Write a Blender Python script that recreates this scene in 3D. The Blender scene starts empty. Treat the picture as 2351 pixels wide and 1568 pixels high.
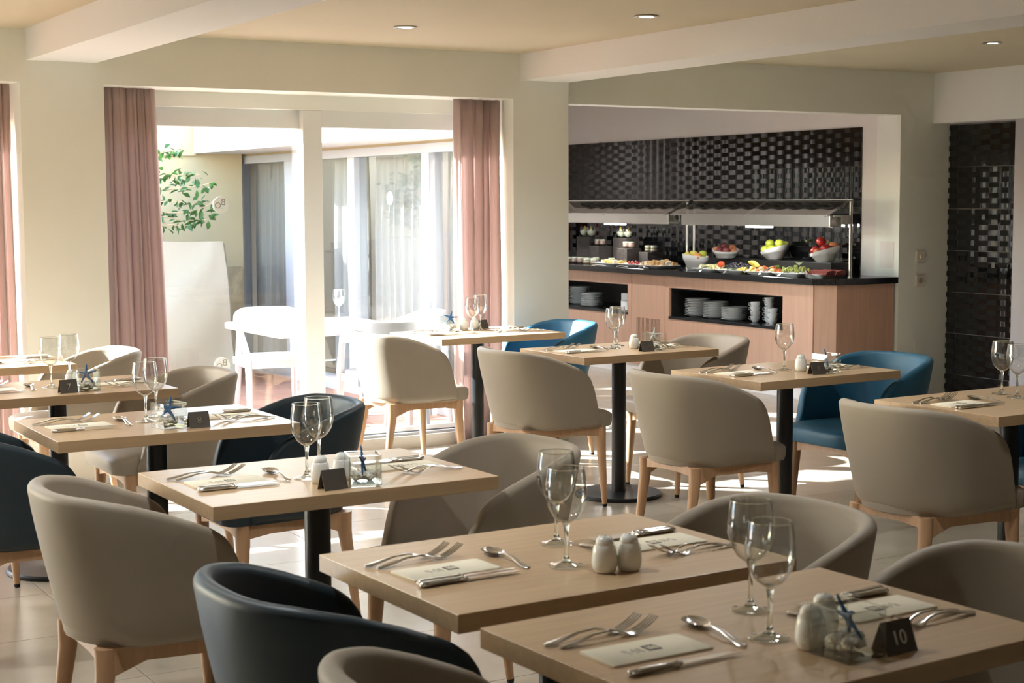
import bpy, math, random
import numpy as np
from mathutils import Vector, Matrix, Euler
random.seed(7)
SC = bpy.context.scene
COL = SC.collection
# ------------------------------------------------------------------ camera
F_PX, PITCH, ROLL, YAW, HC = 3617.879, math.radians(5.0838), math.radians(-0.227), math.radians(30.6024), 1.4953
fw = Vector((math.sin(YAW)*math.cos(PITCH), math.cos(YAW)*math.cos(PITCH), -math.sin(PITCH)))
rt = Vector((math.cos(YAW), -math.sin(YAW), 0)); up = rt.cross(fw)
rt2 = math.cos(ROLL)*rt + math.sin(ROLL)*up; up2 = -math.sin(ROLL)*rt + math.cos(ROLL)*up
cd = bpy.data.cameras.new('camera'); cam = bpy.data.objects.new('camera', cd); COL.objects.link(cam)
cd.sensor_fit = 'HORIZONTAL'; cd.sensor_width = 36.0; cd.lens = F_PX/2351*36.0; cd.clip_start = .05; cd.clip_end = 300
cam.matrix_world = Matrix(((rt2.x, up2.x, -fw.x, 0), (rt2.y, up2.y, -fw.y, 0), (rt2.z, up2.z, -fw.z, HC), (0, 0, 0, 1)))
cd.dof.use_dof = True; cd.dof.focus_distance = 6.6; cd.dof.aperture_fstop = 9.0
SC.camera = cam
# ------------------------------------------------------------------ world, sun, exposure
SUN_TRAVEL = Vector((1.10, -1.0, -0.80)).normalized()
w = bpy.data.worlds.new('world'); SC.world = w; w.use_nodes = True
nt = w.node_tree; nt.nodes.clear()
sky = nt.nodes.new('ShaderNodeTexSky'); sky.sky_type = 'NISHITA'; sky.sun_disc = False
sky.sun_elevation = math.radians(28.3); sky.sun_rotation = math.atan2(-1.10, 1.0)
sky.air_density = 1.0; sky.dust_density = 0.8; sky.ozone_density = 1.0
bg = nt.nodes.new('ShaderNodeBackground'); bg.inputs[1].default_value = 0.70
wo = nt.nodes.new('ShaderNodeOutputWorld')
nt.links.new(sky.outputs[0], bg.inputs[0]); nt.links.new(bg.outputs[0], wo.inputs[0])
sl = bpy.data.lights.new('sun', 'SUN'); sl.energy = 12.0; sl.angle = math.radians(0.6); sl.color = (.93, 1.0, 1.05)
so = bpy.data.objects.new('sun', sl); COL.objects.link(so); so.location = (-12, 16, 9)
so.rotation_euler = SUN_TRAVEL.to_track_quat('-Z', 'Y').to_euler()
vs = SC.view_settings; vs.view_transform = 'Standard'; vs.look = 'None'; vs.gamma = 1.0; vs.use_curve_mapping = False
vs.exposure = 1.84
cy = SC.cycles
cy.max_bounces = 8; cy.diffuse_bounces = 4; cy.glossy_bounces = 3; cy.transmission_bounces = 6; cy.transparent_max_bounces = 16
cy.use_adaptive_sampling = True; cy.adaptive_threshold = .06; cy.adaptive_min_samples = 16
cy.caustics_reflective = False; cy.caustics_refractive = False; cy.sample_clamp_indirect = 6.0; cy.use_denoising = True
# ------------------------------------------------------------------ materials
M = {}
def mat(name, col, rough=.6, metal=0., spec=.5, bump=None, vary=None, coat=0., grain=None, sheen=0., trans=0.):
    """bump=(scale,strength); vary=(scale,amount) mottling; grain=(axis scale tuple, amount) stretched wood grain"""
    m = bpy.data.materials.new(name); m.use_nodes = True; M[name] = m
    n = m.node_tree; b = n.nodes['Principled BSDF']
    b.inputs['Base Color'].default_value = (*col, 1); b.inputs['Roughness'].default_value = rough
    b.inputs['Metallic'].default_value = metal; b.inputs['Specular IOR Level'].default_value = spec
    b.inputs['Coat Weight'].default_value = coat; b.inputs['Coat Roughness'].default_value = .05
    b.inputs['Sheen Weight'].default_value = sheen
    if vary or grain or bump:
        tc = n.nodes.new('ShaderNodeTexCoord')
    if vary or grain:
        mp = n.nodes.new('ShaderNodeMapping'); n.links.new(tc.outputs['Object'], mp.inputs[0])
        ns = n.nodes.new('ShaderNodeTexNoise'); ns.inputs['Detail'].default_value = 5
        n.links.new(mp.outputs[0], ns.inputs['Vector'])
        if grain: mp.inputs['Scale'].default_value = grain[0]; amt = grain[1]; ns.inputs['Scale'].default_value = 1
        else: ns.inputs['Scale'].default_value = vary[0]; amt = vary[1]
        rp = n.nodes.new('ShaderNodeMapRange'); rp.inputs[1].default_value = .3; rp.inputs[2].default_value = .7
        rp.inputs[3].default_value = 1-amt; rp.inputs[4].default_value = 1+amt
        n.links.new(ns.outputs[0], rp.inputs[0])
        mx = n.nodes.new('ShaderNodeMix'); mx.data_type = 'RGBA'; mx.blend_type = 'MULTIPLY'; mx.inputs[0].default_value = 1
        mx.inputs[6].default_value = (*col, 1); n.links.new(rp.outputs[0], mx.inputs[7]); n.links.new(mx.outputs[2], b.inputs['Base Color'])
    if bump:
        nb = n.nodes.new('ShaderNodeTexNoise'); nb.inputs['Scale'].default_value = bump[0]; nb.inputs['Detail'].default_value = 4
        n.links.new(tc.outputs['Object'], nb.inputs['Vector'])
        bp = n.nodes.new('ShaderNodeBump'); bp.inputs['Strength'].default_value = bump[1]; bp.inputs['Distance'].default_value = .01
        n.links.new(nb.outputs[0], bp.inputs['Height']); n.links.new(bp.outputs[0], b.inputs['Normal'])
    if trans:
        out = n.nodes['Material Output']; t = n.nodes.new('ShaderNodeBsdfTranslucent'); t.inputs[0].default_value = (*col, 1)
        ms = n.nodes.new('ShaderNodeMixShader'); ms.inputs[0].default_value = trans
        n.links.new(b.outputs[0], ms.inputs[1]); n.links.new(t.outputs[0], ms.inputs[2]); n.links.new(ms.outputs[0], out.inputs[0])
    return m
def thin_glass(name, tint=(.97, .98, .97), ior=1.5, rough=.0, boost=1.0, edge=None):
    m = bpy.data.materials.new(name); m.use_nodes = True; M[name] = m; n = m.node_tree; n.nodes.clear()
    o = n.nodes.new('ShaderNodeOutputMaterial'); t = n.nodes.new('ShaderNodeBsdfTransparent'); t.inputs[0].default_value = (*tint, 1)
    g = n.nodes.new('ShaderNodeBsdfGlossy'); g.inputs['Roughness'].default_value = rough; g.inputs[0].default_value = (1, 1, 1, 1)
    lw = n.nodes.new('ShaderNodeLayerWeight'); lw.inputs[0].default_value = .5      # facing: 1-|N.V|, same on both faces of the pane
    pw = n.nodes.new('ShaderNodeMath'); pw.operation = 'POWER'; pw.inputs[1].default_value = 5.0; n.links.new(lw.outputs['Facing'], pw.inputs[0])
    f0 = ((ior-1)/(ior+1))**2
    if edge:      # light crosses more glass where the wall is seen edge-on
        ed = n.nodes.new('ShaderNodeMath'); ed.operation = 'POWER'; ed.inputs[1].default_value = 3.0; n.links.new(lw.outputs['Facing'], ed.inputs[0])
        ec_ = n.nodes.new('ShaderNodeMix'); ec_.data_type = 'RGBA'; ec_.inputs[6].default_value = (*tint, 1); ec_.inputs[7].default_value = (*edge, 1)
        n.links.new(ed.outputs[0], ec_.inputs[0]); n.links.new(ec_.outputs[2], t.inputs[0])
    fr = n.nodes.new('ShaderNodeMath'); fr.operation = 'MULTIPLY_ADD'; fr.inputs[1].default_value = 1-f0; fr.inputs[2].default_value = f0
    n.links.new(pw.outputs[0], fr.inputs[0])
    mu = n.nodes.new('ShaderNodeMath'); mu.operation = 'MULTIPLY'; mu.use_clamp = True; mu.inputs[1].default_value = boost
    ms = n.nodes.new('ShaderNodeMixShader')
    n.links.new(fr.outputs[0], mu.inputs[0]); n.links.new(mu.outputs[0], ms.inputs[0])
    n.links.new(t.outputs[0], ms.inputs[1]); n.links.new(g.outputs[0], ms.inputs[2]); n.links.new(ms.outputs[0], o.inputs[0])
    return m
def solid_glass(name, col=(.98, 1, .98)):
    m = bpy.data.materials.new(name); m.use_nodes = True; M[name] = m; n = m.node_tree; n.nodes.clear()
    o = n.nodes.new('ShaderNodeOutputMaterial'); g = n.nodes.new('ShaderNodeBsdfGlass'); g.inputs[0].default_value = (*col, 1)
    g.inputs['Roughness'].default_value = 0; g.inputs['IOR'].default_value = 1.45
    n.links.new(g.outputs[0], o.inputs[0]); return m
def emit(name, col, s):
    m = bpy.data.materials.new(name); m.use_nodes = True; M[name] = m; b = m.node_tree.nodes['Principled BSDF']
    b.inputs['Base Color'].default_value = (*col, 1); b.inputs['Emission Color'].default_value = (*col, 1); b.inputs['Emission Strength'].default_value = s
mat('wall_paint', (.865, .86, .79), .85, bump=(60, .05), vary=(1.2, .03))
mat('wall_pink', (.82, .76, .72), .85, bump=(60, .05))
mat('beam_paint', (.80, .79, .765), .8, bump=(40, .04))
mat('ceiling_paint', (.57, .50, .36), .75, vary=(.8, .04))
mat('frame_white', (.80, .80, .77), .4)
mat('pvc_white', (.44, .44, .455), .35)
mat('wood_top', (.53, .36, .205), .34, grain=((3, 60, 60), .09))
mat('beech', (.50, .30, .165), .4, grain=((50, 50, 5), .10))
mat('buffet_wood', (.56, .335, .235), .45, grain=((40, 40, 3), .06))
mat('cream_leather', (.335, .28, .215), .55, bump=(350, .04), spec=.35)
mat('petrol_leather', (.020, .036, .047), .46, bump=(350, .04), spec=.45)
mat('blue_leather', (.024, .115, .195), .48, bump=(350, .04), spec=.4)
mat('black_metal', (.012, .013, .014), .38, spec=.5)
mat('black_rubber', (.01, .01, .01), .7)
mat('steel', (.82, .81, .79), .18, metal=1.)
mat('brushed_steel', (.68, .66, .62), .28, metal=1.)
mat('paper', (.82, .745, .58), .8, bump=(90, .08))
mat('ink', (.02, .02, .025), .6)
mat('ink_soft', (.33, .30, .25), .7)
mat('card_metal', (.11, .095, .08), .42, metal=.35)
mat('number_white', (.85, .83, .78), .5)
mat('ceramic', (.88, .87, .81), .18, spec=.6)
mat('china', (.92, .92, .90), .2, spec=.6)
mat('starfish_blue', (.035, .135, .30), .75, bump=(200, .5))
mat('starfish_pale', (.60, .60, .52), .8, bump=(200, .5))
mat('coral', (.90, .85, .75), .85, bump=(120, .6))
mat('curtain_pink', (.62, .485, .45), .9, bump=(150, .1), trans=.40)
mat('curtain_grey', (.62, .58, .55), .9, trans=.5)
mat('grout', (.30, .27, .23), .9)
mat('black_grout', (.22, .20, .18), .8)
mat('black_tile', (.005, .005, .0055), .06, spec=.85)
mat('granite', (.014, .014, .015), .16, spec=.6, vary=(120, .6))
mat('niche_black', (.012, .011, .010), .5)
mat('terracotta', (.52, .25, .15), .6, vary=(2.5, .12))
mat('paving_grey', (.34, .35, .34), .9)
mat('patio_grout', (.55, .45, .36), .9)
mat('beige_render', (.50, .405, .24), .9, vary=(1.3, .06), bump=(12, .25))
mat('stone', (.40, .31, .18), .9, vary=(9, .25), bump=(14, .9))
mat('white_render', (.66, .63, .57), .85)
mat('tarp', (.34, .295, .22), .7, bump=(5, .25))
mat('leaf', (.042, .115, .022), .5, vary=(6, .35), trans=.25)
mat('twig', (.40, .28, .16), .8)
mat('mauve_panel', (.46, .42, .44), .7)
mat('switch_plastic', (.72, .66, .56), .4)
mat('red_paint', (.50, .03, .02), .35)
mat('apple_red', (.50, .03, .025), .3, vary=(14, .5)); mat('apple_green', (.50, .56, .06), .35, vary=(14, .15))
mat('pear', (.66, .54, .12), .45, vary=(12, .25)); mat('mango', (.72, .30, .08), .45, vary=(10, .3))
mat('peach', (.62, .22, .10), .6, vary=(12, .5)); mat('peach_dark', (.22, .045, .045), .6, vary=(12, .4))
mat('melon', (.80, .72, .34), .5, vary=(20, .15)); mat('tomato', (.75, .10, .03), .35); mat('lettuce', (.30, .48, .08), .6, vary=(30, .3))
mat('grape_black', (.018, .014, .025), .35); mat('grape_green', (.45, .50, .12), .35, vary=(20, .2)); mat('papaya', (.80, .24, .09), .5, vary=(20, .2))
mat('banana', (.72, .52, .07), .5, vary=(15, .2)); mat('ham', (.55, .17, .15), .55, vary=(40, .35)); mat('sausage', (.50, .03, .03), .3, vary=(20, .4))
mat('pastry', (.70, .42, .17), .7, vary=(40, .3)); mat('pastry_pale', (.82, .72, .55), .7, vary=(40, .2)); mat('cake_yellow', (.82, .55, .12), .6, vary=(30, .25))
mat('cream_food', (.80, .82, .62), .5); mat('chocolate', (.10, .045, .03), .5); mat('biscuit', (.42, .24, .10), .8); mat('mousse', (.50, .32, .27), .6)
mat('wicker', (.075, .060, .055), .55, bump=(90, 1.0))
thin_glass('window_glass', (.96, .975, .97), 1.45)
thin_glass('wing_glass', (.93, .95, .95), 1.6)
thin_glass('guard_glass', (.80, .80, .78), 1.5, boost=2.2)
thin_glass('bowl_glass', (.98, .985, .98), 1.5, boost=1.6, edge=(.42, .44, .42))
thin_glass('vase_glass', (.985, .995, .99), 1.5, boost=1.5, edge=(.80, .85, .82))
thin_glass('foot_glass', (.95, .965, .955), 1.5, boost=2.2, edge=(.45, .48, .45))
solid_glass('stem_glass')
emit('lamp_glow', (1, .93, .80), 14.0)
emit('tube_glow', (1, 1, .96), 34.0)
# floor tile: slight difference from tile to tile, glossy
def tile_mat(name, col, rough, amt, spec=.5):
    m = mat(name, col, rough, spec=spec); n = m.node_tree; b = n.nodes['Principled BSDF']
    oi = n.nodes.new('ShaderNodeObjectInfo'); rp = n.nodes.new('ShaderNodeMapRange'); rp.inputs[3].default_value = 1-amt; rp.inputs[4].default_value = 1+amt
    n.links.new(oi.outputs['Random'], rp.inputs[0])
    tc = n.nodes.new('ShaderNodeTexCoord'); ns = n.nodes.new('ShaderNodeTexNoise'); ns.inputs['Scale'].default_value = 5; ns.inputs['Detail'].default_value = 6
    n.links.new(tc.outputs['Object'], ns.inputs['Vector'])
    r2 = n.nodes.new('ShaderNodeMapRange'); r2.inputs[1].default_value = .3; r2.inputs[2].default_value = .7; r2.inputs[3].default_value = .94; r2.inputs[4].default_value = 1.05
    n.links.new(ns.outputs[0], r2.inputs[0])
    mm = n.nodes.new('ShaderNodeMath'); mm.operation = 'MULTIPLY'; n.links.new(rp.outputs[0], mm.inputs[0]); n.links.new(r2.outputs[0], mm.inputs[1])
    mx = n.nodes.new('ShaderNodeMix'); mx.data_type = 'RGBA'; mx.blend_type = 'MULTIPLY'; mx.inputs[0].default_value = 1
    mx.inputs[6].default_value = (*col, 1); n.links.new(mm.outputs[0], mx.inputs[7]); n.links.new(mx.outputs[2], b.inputs['Base Color'])
tile_mat('floor_tile', (.42, .36, .28), .20, .03, .22)
tile_mat('patio_tile', (.40, .19, .115), .55, .10)
# ------------------------------------------------------------------ mesh helpers
class MB:
    def __init__(s): s.v = []; s.f = []
    def add(s, vs, fs):
        o = len(s.v); s.v += [tuple(v) for v in vs]; s.f += [tuple(i+o for i in f) for f in fs]; return s
    def box(s, x0, x1, y0, y1, z0, z1):
        return s.add([(x0,y0,z0),(x1,y0,z0),(x1,y1,z0),(x0,y1,z0),(x0,y0,z1),(x1,y0,z1),(x1,y1,z1),(x0,y1,z1)],
                     [(0,3,2,1),(4,5,6,7),(0,1,5,4),(1,2,6,5),(2,3,7,6),(3,0,4,7)])
    def rings(s, rings, closed=True, cap0=True, cap1=True):
        n = len(rings[0]); o = len(s.v); fs = []
        for r in rings: s.v += [tuple(p) for p in r]
        for i in range(len(rings)-1):
            for j in range(n if closed else n-1):
                k = (j+1) % n; a = o+i*n
                fs.append((a+j, a+k, a+n+k, a+n+j))
        if cap0: fs.append(tuple(o+j for j in range(n-1, -1, -1)))
        if cap1: fs.append(tuple(o+(len(rings)-1)*n+j for j in range(n)))
        s.f += fs; return s
    def lathe(s, prof, seg=20, c=(0,0,0), cap0=True, cap1=True):
        rs = [[(c[0]+r*math.cos(2*math.pi*j/seg), c[1]+r*math.sin(2*math.pi*j/seg), c[2]+z) for j in range(seg)] for r, z in prof]
        return s.rings(rs, True, cap0, cap1)
    def tube(s, pts, rad, seg=8, caps=True):
        pts = [Vector(p) for p in pts]; n = len(pts)
        rad = rad if isinstance(rad, (list, tuple)) else [rad]*n
        rs = []; ref = None
        for i, p in enumerate(pts):
            t = (pts[min(i+1, n-1)]-pts[max(i-1, 0)]).normalized()
            if ref is None: ref = Vector((0,0,1)) if abs(t.z) < .9 else Vector((1,0,0))
            u = t.cross(ref).normalized(); v = t.cross(u); ref = -v if False else ref
            rs.append([p+rad[i]*(math.cos(2*math.pi*j/seg)*u+math.sin(2*math.pi*j/seg)*v) for j in range(seg)])
        return s.rings(rs, True, caps, caps)
    def prism(s, poly, axis, a, b):
        """poly of 2D points extruded along axis between a and b (axis 0: (y,z), 1: (x,z), 2: (x,y))"""
        def P(q, h): return (h, q[0], q[1]) if axis == 0 else ((q[0], h, q[1]) if axis == 1 else (q[0], q[1], h))
        return s.rings([[P(q, a) for q in poly], [P(q, b) for q in poly]])
    def sphere(s, r, c=(0,0,0), seg=12, rg=8, sc=(1,1,1), fn=None):
        rs = []
        for i in range(rg+1):
            th = math.pi*i/rg; rr = max(math.sin(th), .001)
            ring = []
            for j in range(seg):
                ph = 2*math.pi*j/seg; p = (rr*math.cos(ph), rr*math.sin(ph), -math.cos(th))
                if fn: p = fn(p)
                ring.append((c[0]+r*sc[0]*p[0], c[1]+r*sc[1]*p[1], c[2]+r*sc[2]*p[2]))
            rs.append(ring)
        return s.rings(rs, True, False, False)
    def mesh(s, name, m, smooth=False, bevel=0):
        me = bpy.data.meshes.new(name); me.from_pydata(s.v, [], s.f); me.update()
        import bmesh
        bm = bmesh.new(); bm.from_mesh(me)
        bmesh.ops.remove_doubles(bm, verts=bm.verts, dist=1e-6)
        bmesh.ops.recalc_face_normals(bm, faces=bm.faces)
        if bevel:
            bmesh.ops.bevel(bm, geom=list(bm.edges), offset=bevel, segments=2, affect='EDGES', profile=.5)
        bm.to_mesh(me); bm.free()
        me.materials.append(M[m])
        if smooth:
            me.polygons.foreach_set('use_smooth', [True]*len(me.polygons))
            if smooth != 'all':
                try: me.set_sharp_from_angle(angle=math.radians(smooth if smooth > 1 else 40))
                except Exception: pass
        return me
def link(name, me, parent=None, loc=(0,0,0), rz=0, rot=None, scale=None):
    o = bpy.data.objects.new(name, me); COL.objects.link(o)
    o.location = loc; o.rotation_euler = rot if rot else (0, 0, rz)
    if scale: o.scale = scale if isinstance(scale, (tuple, list)) else (scale,)*3
    if parent: o.parent = parent
    return o
def obj(name, mb, m, parent=None, smooth=False, bevel=0, **k): return link(name, mb.mesh(name, m, smooth, bevel), parent, **k)
def empty(name, loc=(0,0,0), rz=0, rot=None):
    o = link(name, None, None, loc, rz, rot); o.empty_display_size = .1; return o
def lab(o, label, cat, group=None):
    o['label'] = label; o['category'] = cat
    if group: o['group'] = group
    return o
def struct(name, mb, m, parent=None, **k):
    o = obj(name, mb, m, parent, **k)
    if not parent: o['kind'] = 'structure'
    return o
def dup(o, parent=None, loc=None, rot=None, scale=None):
    c = o.copy(); COL.objects.link(c)
    if parent: c.parent = parent
    if loc is not None: c.location = loc
    if rot is not None: c.rotation_euler = rot
    if scale is not None: c.scale = scale
    if not parent:
        for key in ('label', 'group'):
            if key in c: del c[key]
    for ch in o.children: dup(ch, c)
    return c
def text_mesh(name, txt, size, m, extrude=.0006):
    cu = bpy.data.curves.new(name, 'FONT'); cu.body = txt; cu.size = size; cu.extrude = extrude; cu.align_x = 'CENTER'; cu.align_y = 'CENTER'; cu.resolution_u = 3
    to = bpy.data.objects.new(name, cu); COL.objects.link(to)
    dg = bpy.context.evaluated_depsgraph_get(); me = bpy.data.meshes.new_from_object(to.evaluated_get(dg))
    bpy.data.objects.remove(to); bpy.data.curves.remove(cu); me.materials.clear(); me.materials.append(M[m]); return me
def proj(p):
    d = Vector(p)-cam.location; z = d.dot(fw)
    if z < .2: return None
    return (1175.5+F_PX*d.dot(rt2)/z, 784-F_PX*d.dot(up2)/z, z)
def seen(p, mar=60):
    q = proj(p); return q is not None and -mar < q[0] < 2351+mar and -mar < q[1] < 1568+mar

# ================================================================== STRUCTURE
YW, YP, XB, XR = 8.30, 8.75, 8.565, 9.08      # window wall, buffet-opening plane, buffet wall, tiled side wall
ZC, ZC2, ZH = 2.385, 2.447, 2.115
# --- floor with tiles
T = .62
fl = struct('floor', MB().box(-4.2, 9.3, -3, 8.52, -.2, -.006).box(5.32, 9.3, 8.52, 13.7, -.2, -.006), 'grout')
tb = MB().box(.0012, T-.0012, .0012, T-.0012, -.006, 0); tme = tb.mesh('tile', 'floor_tile', bevel=.0008)
rest = MB(); cand = []
i0, j0 = -8, -14
for i in range(-9, 14):
    for j in range(-15, 14):
        x, y = .245+i*T, 5.42+j*T
        if x < -4.2 or x+T > 9.3 or y < -3: continue
        if y+T > 8.56 and (x < 5.32 or y+T > 13.7): continue
        vis = any(seen((x+a*T, y+b*T, 0)) for a in (0, .5, 1) for b in (0, .5, 1)) and y > 2.5 and x > .3
        if vis: cand.append((x, y))
        else: rest.box(x+.0012, x+T-.0012, y+.0012, y+T-.0012, -.006, 0)
cand.sort(key=lambda q: q[0]**2+q[1]**2)
for k, (x, y) in enumerate(cand):
    if k < 295: link('tile', tme, fl, (x, y, 0))
    else: rest.box(x+.0012, x+T-.0012, y+.0012, y+T-.0012, -.006, 0)
ro = obj('tile_field', rest, 'floor_tile', fl); ro['kind'] = 'stuff'
# --- ceilings and beams
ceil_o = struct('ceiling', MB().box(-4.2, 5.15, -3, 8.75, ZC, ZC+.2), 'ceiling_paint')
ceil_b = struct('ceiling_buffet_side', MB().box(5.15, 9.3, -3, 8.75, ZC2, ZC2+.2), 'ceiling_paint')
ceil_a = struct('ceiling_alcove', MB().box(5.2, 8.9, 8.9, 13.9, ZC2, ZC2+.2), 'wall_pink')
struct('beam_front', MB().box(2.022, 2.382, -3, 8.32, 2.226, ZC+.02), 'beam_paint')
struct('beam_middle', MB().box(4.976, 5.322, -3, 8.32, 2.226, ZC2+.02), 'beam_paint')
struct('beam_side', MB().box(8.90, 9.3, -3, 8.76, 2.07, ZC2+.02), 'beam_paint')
# --- window wall: columns and header with openings
OPEN = [(-3.40, -.95), (-.47, 1.985), (2.42, 4.925)]
mb = MB()
xs = [-4.2]+[v for o in OPEN for v in o]+[5.322]
for k in range(0, len(xs), 2): mb.box(xs[k], xs[k+1], YW, YP-.05, 0, ZH)
mb.box(-4.2, 5.322, YW, YP-.05, ZH, ZC+.01)
for a, b in OPEN: mb.box(a, b, 8.58, YP-.05, 2.03, ZH)
struct('wall_window', mb, 'wall_paint')
struct('wall_opening', MB().box(5.0, XB, YP, YP+.16, 2.128, ZC2+.01).box(XB, 9.3, YP, YP+.25, 0, ZC2+.01), 'wall_paint')
struct('wall_side', MB().box(XR, 9.3, -3, YP, 0, ZC2), 'wall_paint')
mat('fill_cut_brown', (.12, .095, .075), .6)  # invented dark finish for the unseen rear wall, cuts fill from behind
struct('wall_rear', MB().box(-4.2, 9.3, -3.15, -3, 0, ZC2), 'fill_cut_brown')
struct('wall_left', MB().box(-4.3, -4.2, -3, 8.7, 0, ZC2), 'wall_paint')
# buffet wall and alcove shell
struct('wall_buffet', MB().box(XB, 8.9, YP+.25, 13.9, 0, ZC2), 'wall_pink')
struct('wall_alcove_end', MB().box(5.0, 8.9, 13.75, 13.9, 0, ZC2), 'wall_pink')
# --- black relief wall tiles (woven waves), parts of their walls
def relief_tile(wd, ht, rows, lam, amp, per=10, phase=0.):
    n = max(6, int(round(wd/lam*per))); b = MB(); rh = ht/rows
    prev = None
    for r in range(rows):
        z0, z1 = r*rh, (r+1)*rh; ph = phase+math.pi*(r % 2)
        hs = [.004+amp*(.5+.5*math.cos(2*math.pi*(wd*k/n)/lam+ph)) for k in range(n+1)]
        a = [(-h, wd*k/n, z0) for k, h in enumerate(hs)]; c = [(-h, wd*k/n, z1) for k, h in enumerate(hs)]
        if prev: b.rings([prev, a], closed=False, cap0=False, cap1=False)
        b.rings([a, c], closed=False, cap0=False, cap1=False); prev = c
    return b
TW, TH = .624, .3175
rt_me = relief_tile(TW-.005, TH-.005, 8, .208, .011).mesh('tile', 'black_tile', smooth=35)
bp = struct('trim_1', MB().box(XB-.004, XB, 9.155, 13.7, .87, 2.055), 'black_grout')
zt = 2.055
ys = [9.155]; 
yy = 9.745
row_z = [1.756+.3*0, 1.756-TH, 1.756-2*TH]
short = relief_tile(TW-.005, .296, 8, .208, .011).mesh('tile', 'black_tile', smooth=35)
short_end = relief_tile(.587, .296, 8, .208, .011).mesh('tile', 'black_tile', smooth=35)
end_me = relief_tile(.585, TH-.005, 8, .208, .011).mesh('tile', 'black_tile', smooth=35)
low_me = relief_tile(TW-.005, .25, 6, .208, .011).mesh('tile', 'black_tile', smooth=35)
low_end = relief_tile(.587, .25, 6, .208, .011).mesh('tile', 'black_tile', smooth=35)
for zi, (me_full, me_end, z) in enumerate(((short, short_end, 1.757), (rt_me, end_me, 1.757-TH), (rt_me, end_me, 1.757-2*TH), (low_me, low_end, .87))):
    link('tile', me_end, bp, (XB-.004, 9.156, z))
    for k in range(6): link('tile', me_full, bp, (XB-.004, 9.746+k*TW, z))
sp = struct('trim_2', MB().box(XR-.004, XR, 2.0, 8.745, 0, 2.08), 'black_grout')
sl_me = relief_tile(.092, TH-.005, 8, .208, .011).mesh('tile', 'black_tile', smooth=35)
bot_me = relief_tile(TW-.005, .152, 4, .208, .011).mesh('tile', 'black_tile', smooth=35)
for k in range(1, 5): link('tile', bot_me, sp, (XR-.004, 8.649-k*TW+.001, .001))
link('tile', relief_tile(.092, .152, 4, .208, .011).mesh('tile', 'black_tile', smooth=35), sp, (XR-.004, 8.650, .001))
for r in range(7):
    z = .157+(r-1)*TH
    if z < 0 or z+TH > 2.3: 
        if z < -.01: z = -.16; 
    if z < -.01: continue
    link('tile', sl_me, sp, (XR-.004, 8.650, z))
    for k in range(1, 5): link('tile', rt_me, sp, (XR-.004, 8.649-k*TW+.001, z))
struct('trim_3', MB().box(8.93, XR, 6.6, 7.98, 0, 2.07), 'mauve_panel')
# --- sliding glass door (window_1) and the next one (window_2)
def glass_door(name, a, b, post):
    r = empty(name); r['kind'] = 'structure'
    obj('sill', MB().box(a, b, 8.50, 8.70, 0, .075), 'white_render', r)
    obj('track', MB().box(a, b, 8.53, 8.56, .075, .09).box(a, b, 8.64, 8.67, .075, .09), 'pvc_white', r)
    obj('head_rail', MB().box(a, post, 8.64, 8.70, 1.925, 2.03), 'frame_white', r)
    obj('head_rail', MB().box(post+.12, b, 8.59, 8.66, 1.932, 2.03), 'frame_white', r)
    obj('side_jamb', MB().box(a, a+.07, 8.60, 8.70, .075, 2.03), 'frame_white', r)
    obj('side_jamb', MB().box(b-.07, b, 8.60, 8.70, .075, 2.03), 'frame_white', r)
    obj('mullion', MB().box(post, post+.122, 8.585, 8.68, .075, 2.03), 'frame_white', r, bevel=.004)
    obj('bottom_rail', MB().box(a+.07, post, 8.655, 8.685, .09, .115), 'frame_white', r)
    obj('bottom_rail', MB().box(post+.12, b-.07, 8.61, 8.64, .09, .115), 'frame_white', r)
    obj('pane', MB().box(a+.07, post, 8.668, 8.674, .1, 1.93), 'window_glass', r)
    obj('pane', MB().box(post+.12, b-.07, 8.622, 8.628, .1, 1.935), 'window_glass', r)
    return r
d1 = glass_door('window_1', 2.42, 4.925, 3.667)
d2 = glass_door('window_2', -.47, 1.985, .75)
d3 = glass_door('window_3', -3.40, -.95, -2.2)
# round frosted logo stickers on the glass (seen from behind, so mirrored)
mat('sticker', (.80, .82, .78), .6); mat('sticker_ink', (.30, .30, .24), .6)
def sticker(loc, rot, r, name='logo_sticker'):
    o = obj(name, MB().lathe([(r, -.0006), (r, .0006)], 32), 'sticker', None, loc=loc, rot=rot)
    t1 = text_mesh('letter', 'B', r*1.15, 'sticker_ink', .0012); t2 = text_mesh('letter', 'O', r*1.05, 'sticker_ink', .0012)
    link('letter', t1, o, (-r*.32, r*.30, 0)); link('letter', t2, o, (r*.38, -r*.12, 0))
    obj('underline', MB().box(-r*.35, r*.1, -r*.44, -r*.38, -.0012, .0012), 'sticker_ink', o)
    return o
lab(sticker((3.186, 8.664, 1.482), (math.pi/2, 0, math.pi), .047), 'round frosted sticker with mirrored letters at eye height on the glass door', 'sticker')
lab(sticker((3.176, 8.664, .556), (math.pi/2, 0, math.pi), .047), 'round frosted sticker low on the glass door behind the cream chairs', 'sticker')
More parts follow.
